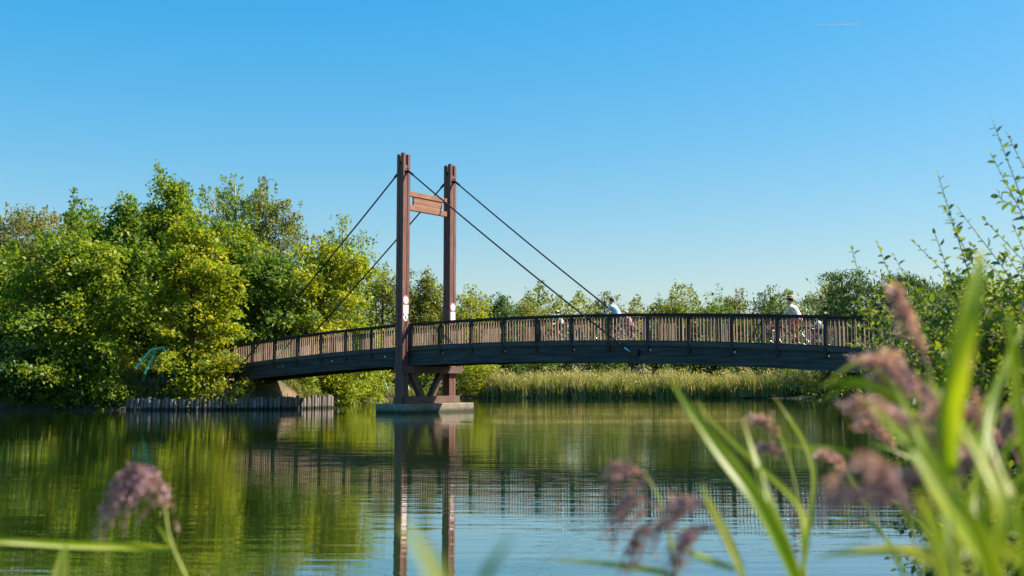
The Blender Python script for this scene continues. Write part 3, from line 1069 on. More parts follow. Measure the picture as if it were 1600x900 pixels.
def far_wood(rng, n):
    px = rng.uniform(520, 1700, n)
    D = rng.uniform(116, 128, n)
    x = (px - 800) / F * D
    hh = 9.9 + 1.3 * np.sin(px * .031) + 1.0 * np.sin(px * .083 + 1) + .5 * np.sin(px * .21)
    z = hh * rng.uniform(0, 1, n) ** .7
    return np.stack([x, D, z + .3], 1), .45 + .16 * np.sin(px * .05) + rng.normal(size=n) * .18


mass('far_woodland', 'far belt of mixed woodland behind the far shore', 'l_olive', 60000, far_wood, .34, 90)


def left_wood(rng, n):
    px = rng.uniform(-150, 560, n)
    D = rng.uniform(84, 96, n)
    x = (px - 800) / F * D
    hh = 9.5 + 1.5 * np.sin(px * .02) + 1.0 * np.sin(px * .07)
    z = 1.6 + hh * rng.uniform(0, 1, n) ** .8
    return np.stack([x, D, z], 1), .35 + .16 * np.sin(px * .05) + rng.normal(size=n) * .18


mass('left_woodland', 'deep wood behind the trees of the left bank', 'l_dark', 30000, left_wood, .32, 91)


def undergrowth(rng, n):
    # low plants along the left bank behind the logs
    px = rng.uniform(-80, 600, n)
    f = rng.uniform(0, 1, n)
    base = np.interp(px, [-80, 215, 440, 520, 560, 600], [57, 56.2, 57.4, 61, 80, 92])
    D = base + f * 8
    x = (px - 800) / F * D
    g = ground_z(x, D)
    return np.stack([x, D, g + rng.uniform(0, .5, n) ** 1.3], 1), .4 + .2 * np.sin(px * .07) + rng.normal(size=n) * .2


mass('undergrowth', 'low undergrowth covering the left bank', 'l_mid', 16000, undergrowth, .14, 92)




def overhang(rng, n):
    # leafy fringe that hangs over the waterline left of the logs
    k = rng.integers(0, 90, n)
    cx = rng.uniform(-90, 205, 90)[k] + rng.normal(size=n) * 5
    D = rng.uniform(54.7, 56.2, 90)[k] + rng.normal(size=n) * .16
    z = rng.uniform(.12, 1.25, 90)[k] + rng.normal(size=n) * .16
    return np.stack([(cx - 800) / F * D, D, np.maximum(z, .02)], 1), .40 + rng.normal(size=90)[k] * .14 + rng.normal(size=n) * .16


mass('bank_fringe', 'dark leafy fringe hanging over the waterline at the far left', 'l_mid', 9000, overhang, .19, 93)


# ------------------------------------------------------------------ reed bed along the far shore, bank grass
def blades_mesh(name, base, height, lean, width, rng, tint, segs=2):
    n = len(base)
    az = rng.uniform(0, 2 * np.pi, n)
    dv = np.stack([np.cos(az), np.sin(az), np.zeros(n)], 1)
    fa = rng.uniform(0, np.pi, n)
    sv = np.stack([np.cos(fa), np.sin(fa), np.zeros(n)], 1)
    mid = base + np.array([0, 0, 1.]) * (height * .6)[:, None] + dv * (lean * .35)[:, None]
    tip = base + np.array([0, 0, 1.]) * height[:, None] + dv * lean[:, None]
    w = width[:, None]
    v = np.stack([base - sv * w * .5, base + sv * w * .5, mid + sv * w * .5, mid - sv * w * .5, tip], 1)
    i = np.arange(n)[:, None] * 5
    f = np.concatenate([i + np.array([[0, 1, 2, 3]]), i + np.array([[3, 2, 4]])], 1).ravel()
    lt = np.tile([4, 3], n)
    return mesh_np(name, v.reshape(-1, 3), f, lt, tint=np.clip(np.repeat(tint, 2), 0, 1))


rng = np.random.default_rng(5)
nc = 420
cpx = rng.uniform(766, 1314, nc); cD = 96.4 + rng.uniform(0, 1, nc) ** 1.3 * 6 - np.clip((cpx - 1200) / 110, 0, 1) * 1.2
chh = rng.normal(size=nc) * .27; cti = rng.normal(size=nc) * .17
n = 32000
ci = rng.integers(0, nc, n)
px = cpx[ci] + rng.normal(size=n) * 4.5
D = np.maximum(cD[ci] + rng.normal(size=n) * .35, 96.2)
hgt = np.clip(1.62 + chh[ci], .9, 2.5) * rng.uniform(.55, 1.12, n)
base = np.stack([(px - 800) / F * D, D, np.full(n, -.05)], 1)
base[:, 2] = np.maximum(ground_z(base[:, 0], base[:, 1]), -.05)
tint = .48 + cti[ci] + rng.normal(size=n) * .2
tag(add('reed_bed', blades_mesh('reeds', base, hgt, rng.uniform(.1, .9, n), rng.uniform(.04, .085, n), rng, tint), M['l_reedbed']), 'pale dry reed bed along the far shore', kind='stuff')
# plumes of the reed bed
n = 8000
ci = rng.integers(0, nc, n)
px = cpx[ci] + rng.normal(size=n) * 4.5; D = np.maximum(cD[ci] + rng.normal(size=n) * .35, 96.3)
pos = np.stack([(px - 800) / F * D, D, np.clip(1.62 + chh[ci], .9, 2.5) * rng.uniform(.85, 1.25, n) + .2], 1)
tag(add('reed_plumes', leaves_mesh('plumes', pos, .26, rng, .75 + rng.normal(size=n) * .2, up=0, droop=-.5, aspect=.25), M['l_reedbed']), 'feathery plumes on the far reed bed', kind='stuff')
# dry grass fringe on the left shore and bank
n = 14000
px = rng.uniform(-80, 760, n)
wl = np.interp(px, [-80, 215, 440, 515, 530, 545, 600, 700, 770], [55.2, 55.4, 57.5, 60, 70, 79, 91.5, 96.4, 96.4])
D = wl + rng.uniform(0, 1, n) ** 1.5 * 5
x = (px - 800) / F * D
base = np.stack([x, D, ground_z(x, D) - .03], 1)
base = base[clear_of_works(base)]
n = len(base)
tag(add('bank_grass', blades_mesh('grass', base, rng.uniform(.2, .75, n), rng.uniform(.05, .4, n), rng.uniform(.03, .06, n), rng, .5 + rng.normal(size=n) * .25), M['l_grass']), 'dry grass fringe along the left and far shore', kind='stuff')
# grass on the near bank, below the frame
n = 6000
x = rng.uniform(-5, 9, n); y = rng.uniform(-3, 20, n)
sd = lake_sd(x, y); k = (sd > .05) & (np.hypot(x, y) > 1.2)
x, y = x[k], y[k]; n = len(x)
base = np.stack([x, y, ground_z(x, y) - .02], 1)
tag(add('bank_grass', blades_mesh('grass', base, rng.uniform(.15, .5, n), rng.uniform(.05, .25, n), rng.uniform(.006, .012, n), rng, .35 + rng.normal(size=n) * .2), M['l_grass']), 'short grass on the near bank', kind='stuff')

# ------------------------------------------------------------------ mint climbing frame and leaning frame on the left bank


def pole_frame(name, label, poles, r=.055):
    pts = [[P(*a), P(*b)] for a, b in poles]
    g = min(min(p[0].z, p[1].z) for p in pts)
    c = pts[0][0]
    root = empty(name, (c.x, c.y, gz(c.x, c.y)))
    tag(root, label, 'climbing frame')
    for a, b in pts:
        lo, hi = (a, b) if a.z < b.z else (b, a)
        foot = gz(lo.x, lo.y)
        if lo.z - foot < 1.2 and abs(a.z - b.z) > .4:
            lo = lo + (lo - hi) * ((lo.z - foot + .05) / max(.1, (hi.z - lo.z)))
        MB().tube([lo - root.location, hi - root.location], r, 10).build('pole', M['mint'], root)


pole_frame('climbing_frame', 'mint green A-shaped climbing frame between the two big maples', [
    ((211, 577, 55.5), (236, 546, 56.0)), ((226, 584, 55.4), (240, 556, 56.0)), ((228, 583, 57.0), (243, 548, 56.1)), ((250, 577, 57.0), (237, 546, 56.0)),
    ((264, 563, 55.5), (255, 542, 56.1)), ((270, 575, 57.0), (256, 542, 56.1)), ((235, 547, 56.0), (257, 542, 56.1))], .068)
pole_frame('swing_frame', 'leaning mint green pole frame standing on the far left shore behind the pier', [
    ((605, 607, 94.5), (591, 570, 95.5)), ((638, 606, 95.5), (629, 566, 96.5)), ((591, 570, 95.5), (629, 566, 96.5))], .07)

# ------------------------------------------------------------------ bicycles and riders
BM = {'frame_blue': plain('bike_blue', (.03, .06, .12), .3), 'frame_red': plain('bike_red', (.45, .05, .05), .3), 'frame_dark': plain('bike_dark', (.02, .02, .022), .3),
      'frame_white': plain('bike_white', (.7, .7, .7), .3), 'frame_pink': plain('bike_pink', (.6, .16, .24), .3),
      'tyre': plain('tyre_rubber', (.02, .02, .02), .8), 'rim': plain('rim_alloy', (.6, .6, .62), .3, .9), 'saddle': plain('saddle', (.03, .025, .02), .6),
      'skin': plain('skin', (.55, .31, .22), .55), 'hair': plain('dark_hair', (.025, .018, .014), .6), 'blonde': plain('fair_hair', (.45, .30, .15), .6),
      'bluecloth': plain('pale_blue_shirt', (.42, .58, .72), .8, noise=.08, nscale=14), 'navy': plain('navy_trousers', (.03, .045, .09), .85, noise=.2),
      'whitecloth': plain('white_shirt', (.80, .79, .76), .8, noise=.05), 'pinkcloth': plain('pink_shirt', (.62, .28, .27), .8, noise=.1), 'darkcloth': plain('dark_shorts', (.03, .03, .035), .85),
      'lime': plain('lime_helmet', (.55, .72, .03), .35), 'palepink': plain('pale_pink_helmet', (.72, .48, .44), .35), 'teal': plain('pale_teal_helmet', (.35, .62, .60), .35),
      'straw': plain('straw_hat', (.62, .40, .22), .8, noise=.15, nscale=30), 'shoe': plain('shoe', (.10, .08, .07), .7), 'redshorts': plain('rose_patterned_trousers', (.55, .25, .27), .85, noise=.5, nscale=18),
      'eye': plain('eye', (.03, .03, .03), .3), 'lip': plain('lips', (.45, .16, .14), .5)}


def floral():
    m, n, out = new_mat('floral_shirt')
    b = n.nodes.new('ShaderNodeBsdfPrincipled'); b.inputs['Roughness'].default_value = .85
    tc = n.nodes.new('ShaderNodeTexCoord')
    v = n.nodes.new('ShaderNodeTexVoronoi'); v.inputs['Scale'].default_value = 11
    n.links.new(tc.outputs['Object'], v.inputs['Vector'])
    lt = n.nodes.new('ShaderNodeMath'); lt.operation = 'LESS_THAN'; lt.inputs[1].default_value = .34
    n.links.new(v.outputs['Distance'], lt.inputs[0])
    sep = n.nodes.new('ShaderNodeSeparateColor')
    n.links.new(v.outputs['Color'], sep.inputs[0])
    r = n.nodes.new('ShaderNodeValToRGB'); r.color_ramp.interpolation = 'CONSTANT'
    e = r.color_ramp.elements
    e[0].color = (.65, .16, .18, 1); e[1].position = .3; e[1].color = (.70, .50, .08, 1)
    k = e.new(.55); k.color = (.12, .40, .50, 1)
    k = e.new(.75); k.color = (.80, .76, .70, 1)
    n.links.new(sep.outputs[0], r.inputs['Fac'])
    mx = n.nodes.new('ShaderNodeMixRGB'); mx.inputs[1].default_value = (.80, .76, .70, 1)
    n.links.new(lt.outputs[0], mx.inputs[0]); n.links.new(r.outputs[0], mx.inputs[2])
    n.links.new(mx.outputs[0], b.inputs['Base Color']); n.links.new(b.outputs[0], out.inputs[0])
    return m


BM['floral'] = floral()


def torus_mesh(R, r, n=32, m=8):
    vs, fs = [], []
    for i in range(n):
        a = 2 * math.pi * i / n
        for j in range(m):
            b = 2 * math.pi * j / m
            q = R + r * math.cos(b)
            vs.append((q * math.cos(a), r * math.sin(b), q * math.sin(a)))
    for i in range(n):
        for j in range(m):
            fs.append((i * m + j, i * m + (j + 1) % m, ((i + 1) % n) * m + (j + 1) % m, ((i + 1) % n) * m + j))
    return MB().raw(vs, fs, True)


def make_bike(label, frame_mat, s, loc, rot, extra=None):
    root = empty('bicycle')
    root.location = loc; root.rotation_euler = rot; root.scale = (s, s, s)
    tag(root, label, 'bicycle', 'bicycles on the bridge')
    fm = BM[frame_mat]
    bb, seat, head, headlow = (-.06, 0, .29), (-.23, 0, .86), (.40, 0, .90), (.44, 0, .66)
    fr = MB()
    fr.tube([bb, seat], .017).tube([bb, headlow], .02).tube([(-.20, 0, .70), head], .017).tube([headlow, head], .02)
    for sy in (-1, 1):
        fr.tube([bb, (-.52, sy * .06, .34)], .010).tube([(-.20, 0, .74), (-.52, sy * .06, .34)], .009)
        fr.tube([headlow, (.47, sy * .055, .62), (.56, sy * .055, .34)], .012)
    f = fr.build('frame', fm, root)
    for x in (-.52, .56):
        w = torus_mesh(.335, .018).build('wheel', BM['tyre'], root, (x, 0, .353))
        torus_mesh(.308, .012).build('rim', BM['rim'], w)
        sp = MB().tube([(0, -.05, 0), (0, .05, 0)], .02, 8)
        for k in range(14):
            a = 2 * math.pi * k / 14
            sp.tube([(0, .02 * (-1) ** k, 0), (.305 * math.cos(a), 0, .305 * math.sin(a))], .0022, 4, False)
        sp.build('spokes', BM['rim'], w)
        g = MB()
        pts = [(.37 * math.cos(a), 0, .37 * math.sin(a)) for a in np.linspace(.4, 2.9, 12)]
        for a, b in zip(pts[:-1], pts[1:]): g.bar(a, b, .045, .004, (0, 1, 0))
        g.build('mudguard', fm, w)
    hb = MB().tube([head, (.375, 0, 1.04)], .013)
    hb.tube([(.26, -.29, 1.05), (.35, -.24, 1.07), (.40, -.06, 1.05), (.40, .06, 1.05), (.35, .24, 1.07), (.26, .29, 1.05)], .012)
    hb.build('handlebar', BM['rim'], root)
    sd = MB()
    n = 10
    for sc in (1,):
        vs, fs = [], []
        prof = [(-.14, .085), (-.08, .095), (-.02, .07), (.05, .03), (.12, .022)]
        for x, w in prof:
            for k in range(8):
                a = 2 * math.pi * k / 8
                vs.append((-.25 + x, w * math.cos(a), .93 + .03 * math.sin(a)))
        for i in range(len(prof) - 1):
            for k in range(8):
                fs.append((i * 8 + k, i * 8 + (k + 1) % 8, i * 8 + 8 + (k + 1) % 8, i * 8 + 8 + k))
        fs += [tuple(range(7, -1, -1)), tuple(range(32, 40))]
        sd.raw(vs, fs, True)
    sd.tube([seat, (-.25, 0, .92)], .013)
    sd.build('saddle', BM['saddle'], root)
    cr = torus_mesh(.085, .006, 20, 6)
    for i, v in enumerate(cr.v): cr.v[i] = (v[0] + bb[0], v[1] - .05, v[2] + bb[2])
    cr.tube([(bb[0], -.06, bb[2]), (bb[0] + .02, -.09, bb[2] - .165)], .011).tube([(bb[0], .06, bb[2]), (bb[0] - .02, .09, bb[2] + .165)], .011)
    cr.tube([(bb[0], -.08, bb[2]), (bb[0], .08, bb[2])], .018)
    c = cr.build('crank', BM['rim'], root)
    for sy, q in ((-1, -1), (1, 1)):
        MB().box(bb[0] - q * .02 - .045, bb[0] - q * .02 + .045, sy * .10 - .045, sy * .10 + .045, bb[2] + q * .165 - .012, bb[2] + q * .165 + .012, .003).build('pedal', BM['tyre'], c)
    MB().tube([(-.52, -.05, .353 + .03), (bb[0], -.05, bb[2] + .085)], .005, 5).tube([(-.52, -.05, .353 - .03), (bb[0], -.05, bb[2] - .085)], .005, 5).build('chain', BM['tyre'], c)
    MB().box(-.72, -.36, -.06, .06, .72, .735, .004).tube([(-.55, -.06, .72), (-.52, -.06, .36)], .006, 6).tube([(-.55, .06, .72), (-.52, .06, .36)], .006, 6).build('rear_rack', BM['rim'], root)
    return root


def capsule(bm, a, b, ra, rb, seg=12):
    a, b = Vector(a), Vector(b)
    m = MB()
    t = (b - a)
    L = t.length
    t = t / L if L > 1e-6 else Vector((0, 0, 1))
    pts, rs = [], []
    for k in range(5):
        f = math.sin(-math.pi / 2 + math.pi / 2 * k / 4 * .999)
        pts.append(a + t * ra * f); rs.append(max(.0008, ra * math.cos(math.asin(max(-1, min(1, f))))))
    for k in range(5):
        f = math.sin(math.pi / 2 * k / 4 * .999)
        pts.append(b + t * (rb * f + 1e-4)); rs.append(max(.0008, rb * math.cos(math.asin(max(-1, min(1, f))))))
    m.tube(pts, rs, seg)
    return m


def make_person(label, s, loc, rot, top, legs, head_kind, head_mat, child=False, sleeves=True):
    """one continuous body, seated on a saddle and holding the bars (x forward)"""
    caps = []                                    # (a, b, ra, rb, material)

    def c(a, b, ra, rb, m): caps.append((Vector(a), Vector(b), ra, rb, m))
    hip = Vector((-.24, 0, 1.02)); chest = Vector((-.02, 0, 1.36)); neck = Vector((.05, 0, 1.52)); head = Vector((.105, 0, 1.685))
    c((-.25, -.07, .99), (-.25, .07, .99), .125, .125, legs)
    c((-.23, -.04, 1.10), (-.23, .04, 1.10), .125, .125, top)
    c((-.20, 0, 1.14), (-.05, 0, 1.36), .135, .15, top)
    c((-.06, -.09, 1.37), (-.06, .09, 1.37), .105, .105, top)
    c((.0, -.14, 1.455), (.0, .14, 1.455), .062, .062, top)
    c((.02, 0, 1.47), (.08, 0, 1.59), .055, .05, 'skin')
    c(head + Vector((-.015, 0, .02)), head + Vector((.01, 0, -.03)), .098, .08, 'skin')
    c(head + Vector((.045, 0, -.06)), head + Vector((.055, 0, -.085)), .045, .035, 'skin')
    c(head + Vector((.088, 0, .0)), head + Vector((.108, 0, -.028)), .012, .016, 'skin')
    for sy in (-1, 1):
        c(head + Vector((-.01, sy * .088, .012)), head + Vector((-.008, sy * .090, -.022)), .016, .013, 'skin')
    for sy in (-1, 1):
        sh = Vector((.0, sy * .185, 1.445)); el = Vector((.14, sy * .275, 1.235)); wr = Vector((.245, sy * .27, 1.105))
        c(sh, el, .056, .044, top)
        c(el, wr, .042, .029, top if sleeves else 'skin')
        pm = Vector((.285, sy * .272, 1.083))
        c(wr, pm, .028, .032, 'skin')
        c(pm + Vector((0, -.026, 0)), pm + Vector((0, .026, 0)), .02, .02, 'skin')
        for k in range(4):                       # fingers curl over the grip
            y = pm.y + (k - 1.5) * .021
            ln = (.030, .036, .034, .026)[k]
            a = Vector((pm.x + .018, y, pm.z + .006)); b = Vector((pm.x + .018 + ln * .7, y, pm.z - .008)); d = b + Vector((-.006, 0, -ln))
            c(a, b, .0105, .0098, 'skin'); c(b, d, .0098, .0088, 'skin')
        t0 = pm + Vector((-.005, -sy * .03, .0)); t1 = t0 + Vector((.025, -sy * .018, -.02)); t2 = t1 + Vector((.018, 0, -.022))
        c(t0, t1, .0125, .0115, 'skin'); c(t1, t2, .0115, .0095, 'skin')
        low = sy < 0
        ft = Vector((-.055, sy * .125, .185 if low else .515))
        ank = ft + Vector((-.07, 0, .085 if not low else .10))
        hp = Vector((-.23, sy * .095, .99))
        thigh, shin = .46, .46
        dv = ank - hp; dl = min(dv.length, thigh + shin - .005)
        mid = hp + dv * .5
        off = math.sqrt(max(.0001, thigh ** 2 - (dl / 2) ** 2))
        pr = Vector((0, 1, 0)).cross(dv.normalized())
        if pr.x < 0: pr = -pr
        kn = mid + pr * off
        c(hp, kn, .092, .062, legs)
        c(kn, kn.lerp(ank, .4), .058, .055, legs if not child else 'skin')
        c(kn.lerp(ank, .4), ank, .055, .038, legs if not child else 'skin')
        c(ank, ft + Vector((-.07, 0, .035)), .038, .036, 'shoe')
        c(ft + Vector((-.08, 0, .032)), ft + Vector((.09, 0, .025)), .037, .033, 'shoe')
    big = MB()
    for a, b, ra, rb, m_ in caps:
        k = capsule(None, a, b, ra, rb, 12)
        big.raw(k.v, k.f, True)
    src = bpy.data.objects.new('person_src', big.mesh('person_src'))
    COL.objects.link(src)
    rm = src.modifiers.new('r', 'REMESH'); rm.mode = 'VOXEL'; rm.voxel_size = .0095
    sm = src.modifiers.new('s', 'SMOOTH'); sm.factor = .5; sm.iterations = 3
    dg = bpy.context.evaluated_depsgraph_get()
    me = bpy.data.meshes.new_from_object(src.evaluated_get(dg))
    bpy.data.objects.remove(src)
    names = sorted({q[4] for q in caps})
    me.materials.clear()
    for q in names: me.materials.append(BM[q])
    npoly = len(me.polygons)
    cen = np.empty(npoly * 3, dtype=np.float32); me.polygons.foreach_get('center', cen); cen = cen.reshape(-1, 3)
    best = np.full(npoly, 1e9); idx = np.zeros(npoly, dtype=np.int32)
    for a, b, ra, rb, m_ in caps:
        a = np.array(a); b = np.array(b); ab = b - a
        t = np.clip(((cen - a) @ ab) / max(1e-9, ab @ ab), 0, 1)
        d = np.linalg.norm(cen - a - t[:, None] * ab, axis=1) - (ra + (rb - ra) * t)
        k = d < best
        best[k] = d[k]; idx[k] = names.index(m_)
    me.polygons.foreach_set('material_index', idx)
    me.polygons.foreach_set('use_smooth', np.ones(npoly, dtype=bool))
    me.name = 'body'
    root = empty('person')
    root.location = loc; root.rotation_euler = rot; root.scale = (s, s, s)
    tag(root, label, 'person', 'people cycling over the bridge')
    add('body', me, None, root)
    for sy in (-1, 1):
        MB().ball(head + Vector((.083, sy * .034, .012)), .0105, 8, 6).build('eye', BM['eye'], root)
    MB().ball(head + Vector((.093, 0, -.062)), .018, 10, 6, (.5, 1.1, .35)).build('mouth', BM['lip'], root)
    hc = head + Vector((-.01, 0, .02))

    def cap_mesh(r, zmin, back, sx=1.1, sz=1.0):
        bm = bmesh.new()
        bmesh.ops.create_uvsphere(bm, u_segments=24, v_segments=16, radius=r)
        kill = [v for v in bm.verts if v.co.z < zmin + (v.co.x * back)]
        bmesh.ops.delete(bm, geom=kill, context='VERTS')
        for v in bm.verts:
            v.co.x *= sx; v.co.z *= sz
            v.co += hc
        for f in bm.faces: f.smooth = True
        me_ = bpy.data.meshes.new('cap'); bm.to_mesh(me_); bm.free()
        return me_
    if head_kind == 'hair':
        add('hair', cap_mesh(.110, -.035, .75, 1.06), BM[head_mat], root)
    elif head_kind == 'helmet':
        add('hair', cap_mesh(.105, -.045, .8, 1.05), BM['blonde' if head_mat != 'lime' else 'hair'], root)
        hm = add('helmet', cap_mesh(.125, .02, .15, 1.14, 1.02), BM[head_mat], root)
        vent = MB()
        for k in (-1, 0, 1):
            vent.bar(hc + Vector((-.06, k * .045, .122 - .02 * abs(k))), hc + Vector((.07, k * .045, .118 - .02 * abs(k))), .016, .012)
        vent.build('vent', BM['darkcloth'], hm)
    else:
        add('hair', cap_mesh(.106, -.05, .7, 1.05), BM['hair'], root)
        ht = MB()
        prof = [(.185, .035), (.19, .028), (.13, .045), (.108, .06), (.104, .11), (.085, .142), (.04, .150), (.0005, .150)]
        vs, fs = [], []
        for r_, z_ in prof:
            for k in range(20):
                a = 2 * math.pi * k / 20
                vs.append(hc + Vector((r_ * 1.1 * math.cos(a), r_ * math.sin(a), z_ + .02 - .010 * math.cos(2 * a) * (r_ > .15))))
        for i in range(len(prof) - 1):
            for k in range(20):
                fs.append((i * 20 + k, i * 20 + (k + 1) % 20, (i + 1) * 20 + (k + 1) % 20, (i + 1) * 20 + k))
        ht.raw(vs, fs, True)
        h = ht.build('hat', BM[head_mat], root)
        vs, fs = [], []
        for z_ in (.066, .09):
            for k in range(20):
                a = 2 * math.pi * k / 20
                vs.append(hc + Vector((.110 * 1.1 * math.cos(a), .110 * math.sin(a), z_ + .02)))
        for k in range(20): fs.append((k, (k + 1) % 20, 20 + (k + 1) % 20, 20 + k))
        MB().raw(vs, fs, True).build('hat_band', BM['darkcloth'], h)
    return root


def t_of_px(px, p):
    lo, hi = -14.0, 26.0
    for _ in range(50):
        m = (lo + hi) / 2
        w = BW(m, p, 0)
        if 800 + F * w.x / w.y < px: lo = m
        else: hi = m
    return lo


RID = [
    (872, .95, .755, 'child in white shirt and lime yellow helmet cycling ahead of the man', 'whitecloth', 'darkcloth', 'helmet', 'lime', True, False, 'frame_dark', 'dark bicycle under the child with the lime helmet'),
    (958, 1.35, 1.02, 'dark-haired man in pale blue shirt cycling at mid bridge', 'bluecloth', 'navy', 'hair', 'hair', False, True, 'frame_blue', 'dark blue bicycle ridden by the man in the pale blue shirt'),
    (980, 2.05, .735, 'child in pink with pale helmet cycling right behind the man', 'pinkcloth', 'redshorts', 'helmet', 'palepink', True, True, 'frame_pink', 'pink bicycle under the child in pink'),
    (1236, 1.15, .99, 'cyclist in straw hat and bright flowered shirt near the railing end', 'floral', 'redshorts', 'hat', 'straw', False, True, 'frame_red', 'red bicycle ridden by the cyclist in the straw hat'),
    (1277, 1.9, .64, 'small child in white shirt following the cyclist in the straw hat', 'whitecloth', 'navy', 'helmet', 'teal', True, False, 'frame_white', 'small white bicycle of the child behind the straw hat'),
]
for (px_, p_, s_, lb, tp, lg, hk, hm_, ch, sl_, fmn, bl) in RID:
    t = t_of_px(px_, p_)
    loc = BW(t, p_, Zr(t) - 1.117)
    rot = (0, -math.atan(-slope(t)), TH + math.pi)
    make_bike(bl, fmn, s_, loc, rot)
    make_person(lb, s_, loc, rot, tp, lg, hk, hm_, ch, sl_)

# ------------------------------------------------------------------ the leafy shrub on the right bank


def detailed_leaves(name, base, dirs, nrm, L, aspect, tint):
    """six-point leaf with stalk end, folded midrib and drooped tip"""
    n = len(base)
    s = np.cross(dirs, nrm); s /= np.linalg.norm(s, axis=1)[:, None] + 1e-9
    nv = np.cross(s, dirs)
    W_ = (L * aspect)[:, None]; L_ = L[:, None]
    b = base
    m1 = base + dirs * L_ * .45 - nv * L_ * .03
    tip = base + dirs * L_ - nv * L_ * .16
    l1 = base + dirs * L_ * .30 + s * W_ * .46 + nv * L_ * .07
    l2 = base + dirs * L_ * .68 + s * W_ * .42 + nv * L_ * .03
    r1 = base + dirs * L_ * .30 - s * W_ * .46 + nv * L_ * .07
    r2 = base + dirs * L_ * .68 - s * W_ * .42 + nv * L_ * .03
    v = np.stack([b, l1, l2, tip, r2, r1, m1], 1)
    i = np.arange(n)[:, None] * 7
    f = np.concatenate([i + np.array([[0, 6, 1]]), i + np.array([[1, 6, 2]]), i + np.array([[2, 6, 3]]), i + np.array([[3, 6, 4]]), i + np.array([[4, 6, 5]]), i + np.array([[5, 6, 0]])], 1).ravel()
    return mesh_np(name, v.reshape(-1, 3), f, np.full(n * 6, 3), smooth=True, tint=np.clip(np.repeat(tint, 6), 0, 1))


def make_shrub(name, label, shoots, seed, leaf_len, group=None):
    """shoots: (base, tip, bow, side twigs, leaf spacing)"""
    rng = np.random.default_rng(seed)
    tubes, B, Dn, Nn, Ls, T = [], [], [], [], [], []

    def put(p, d, L, t):
        B.append(p); Dn.append(d / np.linalg.norm(d)); nn = rng.normal(size=3) * .55 + np.array([0, 0, 1.0]); Nn.append(nn / np.linalg.norm(nn)); Ls.append(L); T.append(t)

    def shoot(a, b, bow, r, spacing, start, tint0, depth=0, twigs=0):
        a = np.array(a); b = np.array(b)
        f = np.linspace(0, 1, 7)[:, None]
        pts = a + (b - a) * f + np.array(bow) * (4 * f * (1 - f))
        pts[1:-1] += rng.normal(size=(5, 3)) * .012
        Lt = np.linalg.norm(np.diff(pts, axis=0), axis=1).sum()
        tubes.append((pts, np.linspace(r, .0022, 7)))
        k = 0
        u = start + rng.uniform(0, .04)
        while u < 1.0:
            q = u * 6; i = min(5, int(q)); fr = q - i
            p = pts[i] * (1 - fr) + pts[i + 1] * fr
            tg = pts[i + 1] - pts[i]; tg /= np.linalg.norm(tg)
            ang = k * 2.4 + rng.normal() * .4
            x = np.cross(tg, [0.2, 1, .3]); x /= np.linalg.norm(x); y = np.cross(tg, x)
            out = x * math.cos(ang) + y * math.sin(ang)
            d = out * rng.uniform(.6, 1.1) + tg * rng.uniform(.25, .8) + np.array([0, 0, -.12])
            put(p, d, leaf_len * rng.uniform(.55, 1.2) * (1 - .35 * max(0, u - .8) / .2), tint0 + rng.normal() * .17)
            k += 1
            u += spacing / Lt * rng.uniform(.6, 1.5)
        put(pts[-1], (pts[-1] - pts[-2]) + rng.normal(size=3) * .02, leaf_len * .6, tint0)
        if depth == 0:
            for _ in range(twigs):
                g = rng.uniform(.22, .85); q = g * 6; i = min(5, int(q))
                p = pts[i]
                tg = pts[i + 1] - pts[i]; tg /= np.linalg.norm(tg)
                d = tg * .7 + rng.normal(size=3) * .5; d /= np.linalg.norm(d)
                ln = rng.uniform(.18, .5) * (1.15 - g)* 1.4
                shoot(p, p + d * ln, rng.normal(size=3) * .03, .004, spacing, .12, tint0 + rng.normal() * .08, 1)
    for (a, b, bow, tw, sp, st) in shoots:
        shoot(a, b, bow, .009, sp, st, .40 + rng.normal() * .10, 0, tw)
    zb = min(s[0][2] for s in shoots)
    ctr = Vector(shoots[0][0])
    root = empty(name, (ctr.x, ctr.y, gz(ctr.x, ctr.y)))
    tag(root, label, 'shrub', group)
    o = np.array(root.location)
    tb = [(p - o, r) for p, r in tubes]
    add('stems', tubes_mesh('stems', tb, 5), M['twig'], root)
    add('foliage', detailed_leaves('foliage', np.array(B) - o, np.array(Dn), np.array(Nn), np.array(Ls), .52, np.array(T)), M['l_shrub'], root)
    return root


r = random.Random(21)
sh = []


def sbase(dmin, dmax):
    d = r.uniform(dmin, dmax)
    x = r.uniform(4.0, 6.0) * d / 8.2
    x = max(x, 0.47 * d + .2)
    return (x, d, gz(x, d) - .05)


# the long shoots that stand out against the sky: (tip px, tip y, distance)
for (px_, py_, d_) in ((1553, 194, 7.7), (1575, 212, 7.9), (1548, 240, 7.8), (1466, 274, 7.8), (1478, 330, 7.9), (1461, 366, 7.7), (1332, 392, 8.3), (1372, 383, 8.4), (1430, 380, 8.2), (1500, 330, 7.6),
                      (1540, 345, 8.0), (1586, 360, 7.8), (1608, 300, 7.6), (1345, 425, 8.6), (1398, 402, 8.5), (1520, 385, 8.2), (1575, 400, 8.0), (1622, 250, 7.9)):
    t = P(px_, py_, d_)
    b = (t.x + r.uniform(.9, 1.7), d_ + r.uniform(-.4, .6), 0)
    b = (b[0], b[1], gz(b[0], b[1]) - .05)
    sh.append((b, tuple(t), (r.uniform(-.12, .12), r.uniform(-.1, .1), r.uniform(.02, .16)), 8, .036, .25))
